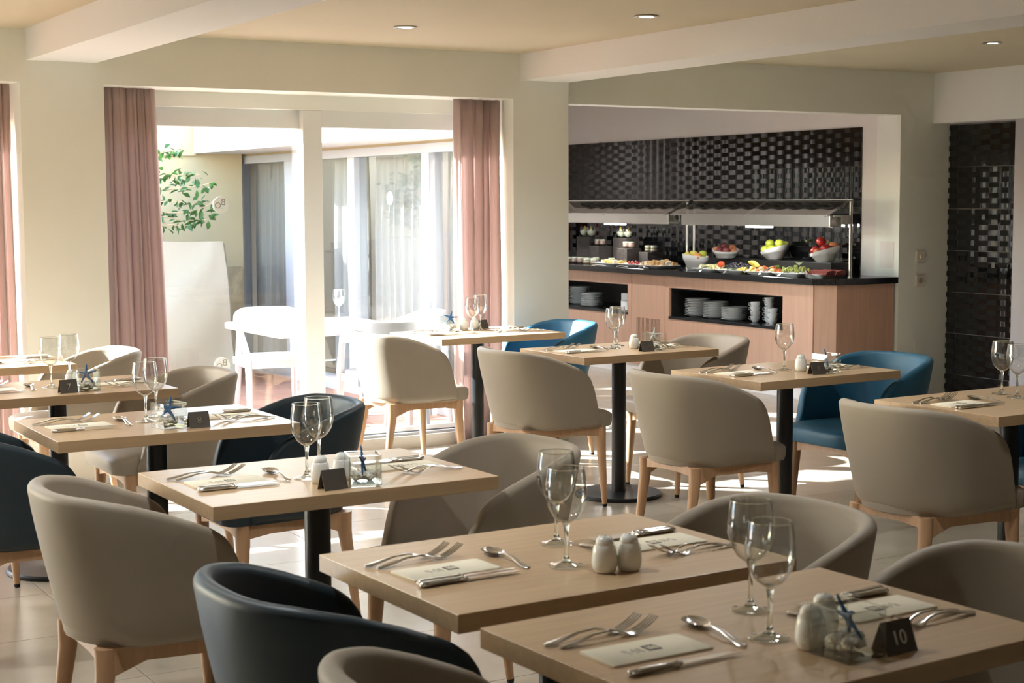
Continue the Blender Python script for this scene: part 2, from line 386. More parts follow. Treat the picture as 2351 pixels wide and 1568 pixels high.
# --- switches on the pillar
def wall_plate(z, kind):
    e = empty('wall_switch' if kind == 's' else 'power_socket', (8.785, YP, z))
    obj('plate', MB().box(-.045, .045, -.014, 0, -.043, .043), 'switch_plastic', e, bevel=.003)
    if kind == 's': obj('rocker', MB().box(-.012, .026, -.022, -.014, -.012, .014), 'switch_plastic', e, bevel=.003)
    else:
        obj('socket_well', MB().prism([(.019*math.cos(k*math.pi/8), .021*math.sin(k*math.pi/8)) for k in range(16)], 1, -.0165, -.0138), 'ink_soft', e)
    return e
lab(wall_plate(1.061, 's'), 'small cream light switch on the grey pillar, upper of two plates', 'switch')
lab(wall_plate(.884, 'p'), 'cream power socket on the grey pillar, below the light switch', 'socket')
lab(obj('wall_cover_plate', MB().box(8.74, 8.80, YP-.006, YP, .30, .42), 'wall_paint', bevel=.002), 'painted-over cover plate low on the grey pillar behind the blue chair', 'plate')
lab(obj('access_panel', MB().box(XB-.002, XB, 8.80, 8.95, .98, 1.18), 'wall_pink'), 'white flush access panel on the white wall beyond the buffet end', 'panel')
# --- recessed ceiling spots: three in view, the rest unseen and added for fill
SPOT_W = 17.0
RING = MB().lathe([(.040, -.001), (.058, -.001), (.06, -.006), (.044, -.009), (.040, -.001)], 24, cap0=False, cap1=False).mesh('trim_ring', 'brushed_steel', smooth=40)
LAMP = MB().lathe([(.001, -.004), (.039, -.004)], 20, cap0=False, cap1=False).mesh('lamp', 'lamp_glow')
def spot_light(p, w_=None):  # shared by the spots in view and the added fill spots
    ld = bpy.data.lights.new('spot_or_fill_bulb', 'SPOT'); ld.energy = w_ or SPOT_W; ld.spot_size = math.radians(150); ld.spot_blend = 1.0; ld.shadow_soft_size = .04; ld.color = (.96, 1.0, 1.02)
    lo = bpy.data.objects.new('spot_or_fill_bulb', ld); COL.objects.link(lo); lo.location = (p[0], p[1], p[2]-.02)
for (x, y) in ((3.7, 4.7), (3.2, 3.3), (.9, 6.4), (.8, 4.6), (1.0, 3.25), (-1.6, 6.0), (-1.6, 3.6), (1.2, .4)):  # added out-of-view spots that brighten the dining room from above
    d = link('fill_downlight', RING, ceil_o, (x, y, ZC)); link('lamp', LAMP, d); spot_light((x, y, ZC), SPOT_W if y > 3.0 else 2.0)
for (x, y) in ((7.4, 4.4), (7.4, 2.0), (6.6, -.4)):  # weak added fill spots on the buffet side, out of view
    d = link('fill_downlight', RING, ceil_b, (x, y, ZC2)); link('lamp', LAMP, d); spot_light((x, y, ZC2), 3.0)
for (x, y) in ((6.9, 9.7), (6.9, 10.9), (6.9, 12.1), (6.9, 13.2)):  # hidden spots added to brighten the buffet alcove
    d = link('fill_downlight', RING, ceil_a, (x, y, ZC2)); link('lamp', LAMP, d); spot_light((x, y, ZC2), 19.0)
for (x, y, z, l) in ((3.684, 7.287, ZC, 'round recessed ceiling spotlight above the glass door area'), (4.489, 6.307, ZC, 'round recessed ceiling spotlight beside the middle beam'), (7.464, 6.864, ZC2, 'round recessed ceiling spotlight on the far side of the middle beam')):
    e = empty('ceiling_spotlight', (x, y, z))
    obj('trim_ring', MB().lathe([(.040, -.001), (.058, -.001), (.06, -.006), (.044, -.009), (.040, -.001)], 24, cap0=False, cap1=False), 'brushed_steel', e, smooth=40)
    obj('lamp', MB().lathe([(.001, -.004), (.039, -.004)], 20, cap0=False, cap1=False), 'lamp_glow', e)
    lab(e, l, 'spotlight'); spot_light((x, y, z), 6.0 if z == ZC2 else None)
# ================================================================== CURTAINS
def curtain(name, x0t, x1t, x0b, x1b, y, z0, z1, folds, amp, m, seed=1, axis='x', th=.004):
    rnd = random.Random(seed); n = folds*10; rows = 22
    ph = [rnd.uniform(-.5, .5) for _ in range(8)]; b = MB(); vs = []
    for r in range(rows+1):
        t = r/rows; z = z1+(z0-z1)*t; k = .55+.45*min(1, t*3)
        for c in range(n+1):
            s = c/n; wob = .10*math.sin(3*s*math.pi+ph[0]+1.2*t)+.05*math.sin(7*s+ph[1]*3)
            ph2 = 2*math.pi*folds*(s+wob/ folds*1.6)
            off = amp*k*(math.sin(ph2)+.35*math.sin(2*ph2+ph[2]*4)+.3*math.sin(.5*ph2+ph[3]*6))
            a0 = x0t+(x0b-x0t)*t; a1 = x1t+(x1b-x1t)*t
            x = a0+(a1-a0)*s+.25*amp*math.sin(2*ph2)
            vs.append((x, y+off, z) if axis == 'x' else (y+off, x, z))
    fs = [(r*(n+1)+c, r*(n+1)+c+1, (r+1)*(n+1)+c+1, (r+1)*(n+1)+c) for r in range(rows) for c in range(n)]
    b.add(vs, fs); o = obj(name, b, m, smooth='all')
    so_ = o.modifiers.new('thickness', 'SOLIDIFY'); so_.thickness = th; return o
lab(curtain('curtain', 2.45, 2.735, 2.45, 2.80, 8.445, .01, 2.112, 5, .026, 'curtain_pink', 3), 'dusty pink curtain between the white column and the glass door', 'curtain', 'dusty pink curtains')
lab(curtain('curtain', 4.585, 4.905, 4.59, 4.905, 8.435, .01, 2.112, 5, .028, 'curtain_pink', 5), 'sunlit pink curtain beside the column next to the buffet opening', 'curtain', 'dusty pink curtains')
lab(curtain('curtain', 1.62, 1.965, 1.60, 1.975, 8.44, .01, 2.112, 8, .022, 'curtain_pink', 9), 'narrow dusty pink curtain at the picture edge behind the sunlit table', 'curtain', 'dusty pink curtains')
# ================================================================== EXTERIOR
pt = struct('ground_patio', MB().box(-14, 5.2, 8.70, 13.5, -.25, -.008), 'patio_grout')
PT = .31; pm = MB().box(.003, PT-.003, .003, PT-.003, -.008, 0).mesh('tile', 'patio_tile', bevel=.0012)
rest = MB(); cnt = 0
for i in range(0, 62):
    for j in range(0, 16):
        x, y = 5.19-(i+1)*PT, 8.71+j*PT
        if y+PT > 13.6: continue
        if i < 10 and cnt < 200: link('tile', pm, pt, (x, y, 0)); cnt += 1
        else: rest.box(x+.003, x+PT-.003, y+.003, y+PT-.003, -.008, 0)
o = obj('tile_field', rest, 'patio_tile', pt); o['kind'] = 'stuff'
struct('ground_outside', MB().box(-60, -14, -40, 60, -.25, -.05).box(-14, 40, 13.9, 60, -.25, -.05).box(-14, -4.4, -40, 8.7, -.25, -.02), 'paving_grey')
HB = 2.42
struct('wall_garden', MB().box(-3.0, 5.15, 13.45, 13.7, 0, HB), 'beige_render')
struct('wall_stone', MB().box(4.60, 5.12, 13.415, 13.45, .0, .92), 'stone')
struct('trim_4', MB().box(-3.0, 4.72, 13.42, 13.45, 1.905, 1.925), 'beige_render')
# wing of the building with its windows and overhang
struct('roof_overhang', MB().box(4.70, 5.5, 8.72, 13.45, 1.925, 1.95).box(4.70, 4.78, 8.72, 13.44, 1.95, 2.75), 'white_render')
struct('wall_wing_top', MB().box(5.2, 5.32, 8.72, 13.75, 1.905, 2.9), 'beige_render')
wg = empty('window_5'); wg['kind'] = 'structure'
obj('sill', MB().box(5.17, 5.30, 8.72, 13.75, 0, .09), 'pvc_white', wg)
obj('head_rail', MB().box(5.185, 5.29, 8.72, 13.75, 1.84, 1.905), 'pvc_white', wg)
for (a, b_) in ((8.72, 8.80), (9.895, 10.005), (11.14, 11.26), (12.25, 12.53), (13.60, 13.72)):
    obj('mullion', MB().box(5.175, 5.29, a, b_, .09, 1.84), 'pvc_white', wg, bevel=.004)
for (a, b_) in ((8.80, 9.895), (10.005, 11.14), (11.26, 12.25), (12.53, 13.60)):
    obj('pane', MB().box(5.225, 5.231, a, b_, .09, 1.84), 'wing_glass', wg)
struct('ceiling_wing', MB().box(4.9, 5.3, 8.7, 13.9, 2.9, 3.0), 'white_render')
wc = [('pale curtain behind the wing window nearest the column', 9.62, 9.93, 4), ('pale curtain behind the wing window with the round sticker', 10.22, 11.12, 7),
      ('pale curtain behind the narrow wing window beside the door post', 11.28, 11.86, 5), ('grey curtain behind the far wing window next to the beige wall', 12.62, 13.58, 9)]
for k, (l, a, b_, n) in enumerate(wc):
    lab(curtain('window_curtain', a, b_, a, b_, 5.36, .02, 2.0, n, .032, 'curtain_grey', 20+k, axis='y'), l, 'curtain', 'pale curtains in the wing windows')
lab(sticker((5.2235, 10.61, 1.522), (math.pi/2, 0, -math.pi/2), .050), 'round white sticker with letters on the wing window across the patio', 'sticker')
# covered heap under a tarpaulin
tv = MB(); N = 14; prof = []
def tarp_pt(u, v):
    # u along x (0..1), v around profile (0 front bottom .. .7 top front .. 1 back)
    x = 2.9+1.68*u+.03*math.sin(9*u)
    if v < .7:
        t = v/.7; dg = (1-u)*1.6+t; y = 12.12+.22*t+.06*math.sin(5.5*dg)*(1.05-t)+.035*math.sin(13*u+4*t)*(1-t)-.05*max(0, 1-abs(dg-1.05)/.12)*(1-t*.6); z = .03+1.17*t
        x -= .05*t*(u > .9)
    else:
        t = (v-.7)/.3; y = 12.35+.75*t; z = 1.20+.03*math.sin(5*u)-.03*t
        if u > .93: z -= .06
    return (x, y, z)
U, V = 30, 16
vs = [tarp_pt(u/U, v/V) for u in range(U+1) for v in range(V+1)]
fs = [(u*(V+1)+v, u*(V+1)+v+1, (u+1)*(V+1)+v+1, (u+1)*(V+1)+v) for u in range(U) for v in range(V)]
e0 = len(vs); edge = [vs[U*(V+1)+v] for v in range(V+1)]
vs += [(p[0]+.045, p[1]+.08+.3*(p[2] < 1.1)*0, p[2]-.03 if p[2] > .1 else p[2]) for p in edge]+[(4.60, 13.1, max(.02, p[2]-.05)) for p in edge]
for v in range(V):
    fs.append((U*(V+1)+v, U*(V+1)+v+1, e0+v+1, e0+v)); fs.append((e0+v, e0+v+1, e0+V+1+v+1, e0+V+1+v))
o = obj('tarpaulin_cover', MB().add(vs, fs), 'tarp', smooth=50); sm = o.modifiers.new('thickness', 'SOLIDIFY'); sm.thickness = .008
lab(o, 'cream tarpaulin draped over a tall heap against the beige garden wall', 'tarpaulin')
# leafy branch hanging into view
br = empty('leafy_shrub', (4.10, 12.45, 0)); rnd = random.Random(4)
stem = MB(); leafs = []
base = Vector((-.55, 0, 1.15))
arcs = [((-.5,.92,1.5),(-.25,-.05,1.95),(.02,-.1,1.80),(.12,-.1,1.62)), ((-.45,.92,1.5),(0,-.1,1.62),(.2,-.1,1.60),(.36,-.15,1.66)), ((-.45,.92,1.5),(.0,-.1,1.40),(.2,-.12,1.36),(.36,-.2,1.52)),
        ((-.45,.92,1.5),(0,.1,1.40),(.15,-.1,1.30),(.38,-.2,1.38)), ((-.45,.92,1.5),(-.1,-.1,1.7),(.05,-.15,1.72),(.25,-.15,1.72)), ((-.45,.92,1.5),(-.1,-.1,1.3),(.1,-.15,1.30),(.22,-.15,1.32)),
        ((-.45,.92,1.5),(-.1,-.1,1.9),(.0,-.15,1.95),(.1,-.15,1.88)), ((-.45,.92,1.5),(-.1,-.1,1.5),(.1,-.15,1.52),(.3,-.15,1.48))]
for a in arcs:
    P = [Vector(q) for q in a]; pts = []
    for k in range(13):
        t = k/12; pts.append((1-t)**3*P[0]+3*(1-t)**2*t*P[1]+3*(1-t)*t*t*P[2]+t**3*P[3])
    stem.tube(pts, [.008*(1-.8*k/12) for k in range(13)], 5)
    for k in range(3, 13):
        for q in range(3): leafs.append(pts[k]+Vector((rnd.uniform(-.03, .03), rnd.uniform(-.03, .03), rnd.uniform(-.04, .03))))
obj('stem', stem, 'twig', br, smooth=60)
lm = MB().add([(0,0,0),(.012,.018,.004),(.016,.035,.003),(.008,.052,-.004),(0,.06,-.01),(-.008,.052,-.004),(-.016,.035,.003),(-.012,.018,.004),(0,.03,-.004)],
              [(0,1,8),(1,2,8),(2,3,8),(3,4,8),(4,5,8),(5,6,8),(6,7,8),(7,0,8)]).mesh('leaf', 'leaf', smooth='all')
for p in leafs:
    link('leaf', lm, br, p, rot=(rnd.uniform(-1.4, .9), rnd.uniform(-.8, .8), rnd.uniform(0, 6.28)), scale=rnd.uniform(.9, 1.45))
lab(br, 'leafy green shrub branches hanging over the cream tarpaulin', 'shrub')
# white patio furniture
def patio_chair(loc, rz, label):
    e = empty('patio_chair', loc, rz)
    # faces +x ; rounded back rail, arms running down into the front legs
    seat = MB(); n = 20
    ol = [(.22*(1 if math.cos(t) > 0 else 1)*max(-1, min(1, 1.15*math.cos(t)))-.0, .235*max(-1, min(1, 1.12*math.sin(t)))) for t in [2*math.pi*k/n for k in range(n)]]
    seat.rings([[(x*.97, y*.97, .405) for x, y in ol], [(x, y, .415) for x, y in ol], [(x, y, .43) for x, y in ol], [(x*.85, y*.85, .438-.012) for x, y in ol]])
    obj('seat', seat, 'pvc_white', e, smooth=50)
    back = MB(); rings_ = []
    for k in range(25):
        t = -1.75+3.5*k/24; x = -.02-.25*math.cos(t); y = .265*math.sin(t)
        top = .755-.10*max(0, (abs(t)-.55)/1.2)**1.4; hgt = .13-.085*max(0, (abs(t)-.6)/1.15)
        nx, ny = -math.cos(t), math.sin(t)
        rings_.append([(x+nx*.011, y+ny*.011, top), (x+nx*.014, y+ny*.014, top-hgt), (x-nx*.011, y-ny*.011, top-hgt), (x-nx*.011, y-ny*.011, top)])
    back.rings(rings_); obj('backrest', back, 'pvc_white', e, smooth=40)
    for s in (-1, 1):
        obj('front_leg', MB().tube([(.215, s*.235, 0), (.19, s*.235, .43), (.02, s*.262, .655)], [.018, .026, .022], 6), 'pvc_white', e, smooth=50)
        obj('back_leg', MB().tube([(-.25, s*.21, 0), (-.22, s*.20, .42), (-.20, s*.19, .68)], [.017, .024, .022], 6), 'pvc_white', e, smooth=50)
        obj('side_rail', MB().box(-.24, .20, s*.225-.012, s*.225+.012, .36, .41), 'pvc_white', e)
    obj('front_rail', MB().box(.18, .205, -.23, .23, .36, .41), 'pvc_white', e)
    lab(e, label, 'chair', 'white patio chairs'); return e
patio_chair((4.16, 10.30, 0), math.radians(-97), 'white plastic patio armchair on the far side of the white patio table')
patio_chair((4.36, 8.965, 0), math.radians(80), 'white plastic patio armchair with its back to the glass door')
patio_chair((4.84, 9.62, 0), math.radians(172), 'white plastic patio armchair between the patio table and the wing windows')
e = empty('patio_table', (4.15, 9.54, 0))
obj('tabletop', MB().box(-.46, .46, -.475, .475, .655, .70), 'pvc_white', e, bevel=.012)
obj('pedestal', MB().lathe([(.055, .03), (.04, .08), (.04, .62), (.10, .655)], 16), 'pvc_white', e, smooth=40)
obj('base', MB().box(-.3, .3, -.05, .05, 0, .035).box(-.05, .05, -.3, .3, 0, .034), 'pvc_white', e)
lab(e, 'white square patio table standing outside the glass door', 'table')
# ================================================================== TABLES AND CHAIRS
TL, TWD, TT, HT = .8174, .5856, .0366, .75
TABLES = {'A': (1.562, 7.598, -.007), 'B': (1.646, 6.413, .010), 'C': (1.672, 5.223, -.003), 'D': (1.717, 3.960, .011), 'E': (1.739, 2.763, .028),
          'F': (1.752, 2.090, .048), 'J': (4.406, 7.840, .045), 'G': (4.510, 6.562, .015), 'H': (4.548, 5.326, .044), 'I': (4.573, 4.079, .033)}
TN = {'A': "sunlit table at the photo's edge", 'B': 'table seven', 'C': 'table eight', 'D': 'table with the blank card', 'E': 'table without a card',
      'F': 'table ten', 'G': 'table two', 'H': 'table three', 'I': 'table by the black tiles', 'J': 'sunlit table by the door'}
top_me = MB().box(-TL/2, TL/2, -TWD/2, TWD/2, HT-TT, HT).mesh('tabletop', 'wood_top', bevel=.0015)
pole_me = MB().lathe([(.036, .018), (.036, HT-TT-.006)], 28).mesh('pole', 'black_metal', smooth=40)
base_me = MB().lathe([(.001, 0), (.218, 0), (.222, .004), (.222, .013), (.214, .019), (.05, .021), (.036, .024)], 48, cap0=False).mesh('base', 'black_metal', smooth=30)
brk_me = MB().box(-.16, .16, -.02, .02, HT-TT-.012, HT-TT).box(-.02, .02, -.16, .16, HT-TT-.0115, HT-TT).mesh('bracket', 'black_metal')
TE = {}
for k, (x, y, r) in TABLES.items():
    e = empty('dining_table', (x, y, 0), r); TE[k] = e
    link('tabletop', top_me, e); link('pole', pole_me, e); link('base', base_me, e); link('bracket', brk_me, e)
    desc = {'A': 'sunlit beech dining table at the picture edge before the pink curtain', 'B': 'beech dining table with the folded card numbered seven',
            'C': 'beech dining table with the folded card numbered eight', 'D': 'beech dining table with a blank dark tent card and starfish vase', 'E': 'beech dining table with two white shakers and no tent card',
            'F': 'nearest beech dining table with the folded card numbered ten', 'G': 'beech dining table with card numbered two and pale starfish', 'H': 'beech dining table with card numbered three and single wine glass',
            'I': 'beech dining table standing before the black relief tiles', 'J': 'brightly sunlit beech dining table beside the glass door curtain'}[k]
    lab(e, desc, 'table', 'beech pedestal dining tables')
# --- tub chair
def interp(x, P): return float(np.interp(x, [p[0] for p in P], [p[1] for p in P]))
ZTOP = [(-.32, .788), (-.24, .784), (-.14, .766), (-.05, .738), (.03, .705), (.07, .686), (.10, .664), (.125, .630), (.145, .580), (.162, .520), (.178, .455), (.19, .437)]
def chair_meshes():
    XC, A_, W_, XF = -.04, .265, .278, .19
    plan = []
    nA, nS = 34, 13
    side = [(XF-(XF-XC)*k/nS) for k in range(nS)]
    for x in side: plan.append((x, -W_))
    for k in range(nA+1):
        ph = -math.pi/2+math.pi*k/nA; ex = 2/2.5
        c, s = math.cos(ph), math.sin(ph)
        plan.append((XC-A_*abs(c)**ex, W_*math.copysign(abs(s)**ex, s)))
    for x in reversed(side): plan.append((x, W_))
    n = len(plan); P = [Vector((p[0], p[1])) for p in plan]; rings_ = []
    zb = .402; th = .042
    for i in range(n):
        t = (P[min(i+1, n-1)]-P[max(i-1, 0)]).normalized(); nn = Vector((-t.y, t.x))
        if nn.dot(P[i]-Vector((.05, 0))) < 0: nn = -nn
        lean = .075*abs(nn.x)+.036*abs(nn.y)
        zt = max(interp(P[i].x, ZTOP), zb+.035)
        H = zt-zb; hw = th/2*min(1, H/.12)
        def pt(z, d):
            o = -lean*max(0, 1-(z-zb)/.385)**1.25
            q = P[i]+nn*(o-d); return (q.x, q.y, z)
        ring = []
        r0 = min(.035, H*.4)
        ring.append(pt(zb, r0*1.6))
        for k in range(5):
            a = math.pi/2*k/4; ring.append(pt(zb+r0-r0*math.cos(a), r0*(1-math.sin(a))))
        for k in range(1, 7): ring.append(pt(zb+r0+(H-r0-hw)*k/7, 0))
        for k in range(9):
            a = math.pi*k/8; ring.append(pt(zt-hw+hw*math.sin(a), hw-hw*math.cos(a)))
        for k in range(1, 5): ring.append(pt(zt-hw+(zb+.02-(zt-hw))*k/4, 2*hw))
        rings_.append(ring)
    shell = MB().rings(rings_)
    # seat cushion
    def outline(ins):
        pts = []; hw = .238-ins; xf = .284-ins; rc = .06
        for k in range(7):
            a = -math.pi/2+math.pi/2*k/6; pts.append((xf-rc+rc*math.cos(a), -hw+rc+rc*math.sin(a)))
        for k in range(7):
            a = math.pi/2*k/6; pts.append((xf-rc+rc*math.cos(a), hw-rc+rc*math.sin(a)))
        for k in range(15):
            a = math.pi/2+math.pi*k/14; pts.append((-.05+(.185-ins)*math.cos(a), (hw-.022)*math.sin(a)))
        return pts
    lv = [(.396, .02), (.402, .004), (.425, 0), (.455, 0), (.468, .004), (.477, .016), (.483, .045), (.486, .10)]
    seat = MB().rings([[(x, y, z-(.006*max(0, x-.15)/.12 if z > .46 else 0)) for x, y in outline(i)] for z, i in lv])
    legs = {}
    leg_f = MB().tube([(0, 0, .402), (0, 0, .33), (.018, -.008, .015)], [.026, .025, .0125], 12)
    leg_b = MB().tube([(0, 0, .402), (0, 0, .33), (-.045, -.004, .015)], [.026, .025, .0125], 12)
    gl_f = MB().lathe([(.009, 0), (.0115, .004), (.0115, .016)], 10, c=(.0185, -.008, 0)); gl_b = MB().lathe([(.009, 0), (.0115, .004), (.0115, .016)], 10, c=(-.046, -.004, 0))
    def rail(L, g0, g1, zm=.362):
        return MB().prism([(-L/2, .402), (L/2, .402), (L/2, g1), (L/2-.10, zm), (-L/2+.10, zm), (-L/2, g0)], 1, -.011, .011)
    return dict(shell=shell, seat=seat, leg_f=leg_f, leg_b=leg_b, gl_f=gl_f, gl_b=gl_b, rail_s=rail(.40, .322, .350), rail_f=rail(.40, .345, .345), rail_b=rail(.32, .362, .362, .372))
CM = chair_meshes(); CME = {}
for c in ('cream', 'petrol', 'blue'):
    CME[c] = (CM['shell'].mesh('shell', c+'_leather', smooth='all'), CM['seat'].mesh('seat', c+'_leather', smooth=55))
LEGF, LEGB = CM['leg_f'].mesh('leg', 'beech', smooth=50), CM['leg_b'].mesh('leg', 'beech', smooth=50)
GLF, GLB = CM['gl_f'].mesh('glide', 'black_rubber'), CM['gl_b'].mesh('glide', 'black_rubber')
RS, RF, RB = CM['rail_s'].mesh('side_rail', 'beech'), CM['rail_f'].mesh('front_rail', 'beech'), CM['rail_b'].mesh('back_rail', 'beech')
def tub_chair(loc, rz, c, label):
    e = empty('tub_chair', loc, rz)
    link('shell', CME[c][0], e); link('seat', CME[c][1], e)
    for s in (-1, 1):
        l = link('leg', LEGF, e, (.212, s*.205, 0), scale=(1, -s, 1)); link('glide', GLF, l)
        l = link('leg', LEGB, e, (-.185, s*.165, 0), scale=(1, -s, 1)); link('glide', GLB, l)
        link('side_rail', RS, e, (.013, s*.188, 0), rz=s*.10)
    link('front_rail', RF, e, (.212, 0, 0), rz=math.pi/2); link('back_rail', RB, e, (-.185, 0, 0), rz=math.pi/2)
    lab(e, label, 'chair', {'cream': 'cream tub chairs', 'petrol': 'dark petrol tub chairs', 'blue': 'blue tub chairs'}[c]); return e
CN = {'cream': 'cream', 'petrol': 'dark petrol', 'blue': 'blue'}
CH = [('A', 'r', 'cream', .04, 0, 0), ('B', 'l', 'petrol', 0, 0, 0), ('B', 'r', 'cream', 0, 0, 0), ('C', 'l', 'petrol', 0, 0, 0), ('C', 'r', 'petrol', 0, 0, 0), ('D', 'l', 'cream', 0, 0, 0), ('D', 'r', 'cream', .05, 0, 0),
      ('E', 'l', 'petrol', 0, 0, 0), ('E', 'r', 'cream', .045, 0, 0), ('F', 'l', 'cream', -.05, 0, 0), ('F', 'r', 'cream', .085, 0, 0), ('J', 'l', 'cream', 0, 0, 0), ('J', 'r', 'blue', .02, 0, 0),
      ('G', 'l', 'cream', 0, 0, 0), ('G', 'r', 'cream', 0, 0, 0), ('H', 'l', 'cream', 0, 0, 0), ('H', 'r', 'blue', .03, 0, 0), ('I', 'l', 'cream', .03, 0, 0), ('I', 'r', 'blue', 0, 0, 0)]
for (t, sd, c, dx, dy, dr) in CH:
    x, y, r = TABLES[t]; off = -.465 if sd == 'l' else .44
    cx = x+math.cos(r)*off+dx; cyy = y+math.sin(r)*off+dy
    if sd == 'l': l = '%s tub chair with its back to us at the %s' % (CN[c], TN[t])
    else: l = '%s tub chair facing us at the %s' % (CN[c], TN[t])
    tub_chair((cx, cyy, 0), (r if sd == 'l' else r+math.pi)+math.radians(dr), c, l)
# ================================================================== TABLEWARE
def W(t, x, y, z=HT):
    tx, ty, r = TABLES[t]; return (tx+math.cos(r)*x-math.sin(r)*y, ty+math.sin(r)*x+math.cos(r)*y, z)
# --- wine glass: bowl, stem, foot
bowl_p = [(.001, .0895), (.012, .0915), (.0255, .102), (.037, .121), (.0425, .143), (.0428, .160), (.0405, .184), (.0380, .203), (.0372, .203), (.0397, .184), (.0420, .160), (.0417, .143), (.0363, .122), (.025, .1035), (.012, .0935), (.001, .0925)]
BOWL = MB().lathe(bowl_p, 28, cap0=False, cap1=False).mesh('bowl', 'bowl_glass', smooth=60)
STEM = MB().lathe([(.0095, .0935), (.006, .084), (.0042, .07), (.0038, .045), (.0045, .025), (.007, .014), (.012, .0085)], 14).mesh('stem', 'stem_glass', smooth='all')
FOOT = MB().lathe([(.001, .0008), (.034, .0004), (.0365, .0014), (.0365, .0022), (.024, .0042), (.0125, .009), (.001, .0115)], 28, cap0=False, cap1=False).mesh('foot', 'foot_glass', smooth=60)
RIM = MB().lathe([(.0379, .2026), (.0384, .2036), (.0377, .2046), (.0370, .2036), (.0379, .2026)], 28, cap0=False, cap1=False).mesh('rim', 'stem_glass', smooth='all')
def wine_glass(loc, label, group, sc=1.0):
    e = empty('wine_glass', loc, random.uniform(0, 6)); e.scale = (sc,)*3
    link('bowl', BOWL, e); link('stem', STEM, e); link('foot', FOOT, e); link('rim', RIM, e)
    return lab(e, label, 'glass', group)
# --- cutlery (x along the length, handle end at 0)
def loft(sec):
    """sec: (x, half width, thickness, z)"""
    return [[(x, -hw, z), (x, -hw*.6, z+t), (x, hw*.6, z+t), (x, hw, z), (x, hw*.6, z-t*.3), (x, -hw*.6, z-t*.3)] for x, hw, t, z in sec]
fork = MB().rings(loft([(0, .004, .002, .003), (.008, .0095, .0028, .0032), (.03, .0085, .0028, .006), (.07, .0042, .0026, .0135), (.105, .0033, .0026, .0145), (.128, .0045, .0024, .0095), (.142, .0105, .0022, .005), (.152, .0125, .0018, .0038), (.158, .0125, .0016, .0045)]))
for k in range(4):
    y = -.0098+k*.0065
    rr = []
    for x, z in ((.157, .0044), (.168, .0078), (.182, .0135), (.196, .0215), (.203, .0265)):
        hw = .0021 if x < .19 else .0015; rr.append([(x, y-hw, z), (x, y-hw*.5, z+.0016), (x, y+hw*.5, z+.0016), (x, y+hw, z), (x, y, z-.0008)])
    fork.rings(rr)
FORK = fork.mesh('fork', 'steel', smooth=45)
khan = MB().rings([[(x, math.cos(a)*w_, .0062+math.sin(a)*h_) for a in [2*math.pi*k/10 for k in range(10)]] for x, w_, h_ in ((0, .004, .003), (.004, .008, .0054), (.02, .009, .006), (.07, .0072, .0052), (.092, .0066, .005), (.0945, .0085, .0062), (.0985, .0085, .0062), (.1005, .006, .0048), (.104, .0075, .0055), (.107, .0062, .003))])
KH = khan.mesh('handle', 'steel', smooth=45)
KB = MB().rings([[(x, -w0, .0052), (x, -w0, .0066), (x, w1, .0062), (x, w1, .0056)] for x, w0, w1 in ((.104, .006, .007), (.12, .007, .0095), (.18, .007, .010), (.205, .0065, .008), (.222, .006, .002), (.228, .0055, -.004))]).mesh('blade', 'steel', smooth=30)
sp = loft([(0, .004, .002, .003), (.006, .009, .0028, .003), (.03, .0078, .0026, .005), (.07, .004, .0026, .0115), (.105, .0032, .0026, .0120), (.122, .0042, .0024, .008)])
spoon = MB().rings(sp)
vs = []; fs = []; nu, nv = 12, 8
for i in range(nu+1):
    for j in range(nv+1):
        u = i/nu; v = -1+2*j/nv; x = .120+.062*u; hw = .0195*math.sqrt(max(0, 1-((u-.55)/(.55 if u < .55 else .45))**2))**.9+.002
        z = .0105-.0085*(1-v*v)*math.sin(math.pi*min(1, u*.96+.02))**.7+.002*(u-.5)
        vs.append((x, v*hw, z))
fs = [(i*(nv+1)+j, i*(nv+1)+j+1, (i+1)*(nv+1)+j+1, (i+1)*(nv+1)+j) for i in range(nu) for j in range(nv)]
spoon.add(vs, fs); spoon.add([(a, b, c-.0012) for a, b, c in vs], [f[::-1] for f in fs])
SPOON = spoon.mesh('spoon', 'steel', smooth=50)
NAP = MB()
ol = []
for cx_, cy_, a0 in ((.102, .05, 0), (-.102, .05, 90), (-.102, -.05, 180), (.102, -.05, 270)):
    rc = .010 if cx_ > 0 and cy_ > 0 else .003
    for k in range(4):
        a = math.radians(a0+30*k); ol.append((cx_-math.copysign(rc, cx_)+rc*math.cos(a), cy_-math.copysign(rc, cy_)+rc*math.sin(a)))
NAPME = MB().rings([[(x, y, 0) for x, y in ol], [(x, y, .0035) for x, y in ol], [(x*.992, y*.985, .0042) for x, y in ol]]).mesh('napkin_pouch', 'paper', smooth=40)
LOGO = MB().box(-.002, .024, -.012, .016, .0043, .0048).mesh('logo_print', 'ink')
lw_ = MB()
for k in range(5): lw_.box(.002+k*.0042, .0045+k*.0042, -.008, .012-(k % 2)*.004, .0048, .0051)
LOGO2 = lw_.mesh('logo_mark', 'paper')
tx = MB()
for k, (x, y0, y1) in enumerate(((-.014, -.012, .013), (-.019, -.008, .010), (-.026, -.012, .014), (-.032, -.006, .004), (-.041, -.014, .012), (-.046, -.002, .012))):
    n = 5
    for q in range(n): tx.box(x, x+.0022, y0+(y1-y0)*q/n, y0+(y1-y0)*(q+.7)/n, .0043, .0046)
TXT = tx.mesh('text_print', 'ink_soft')
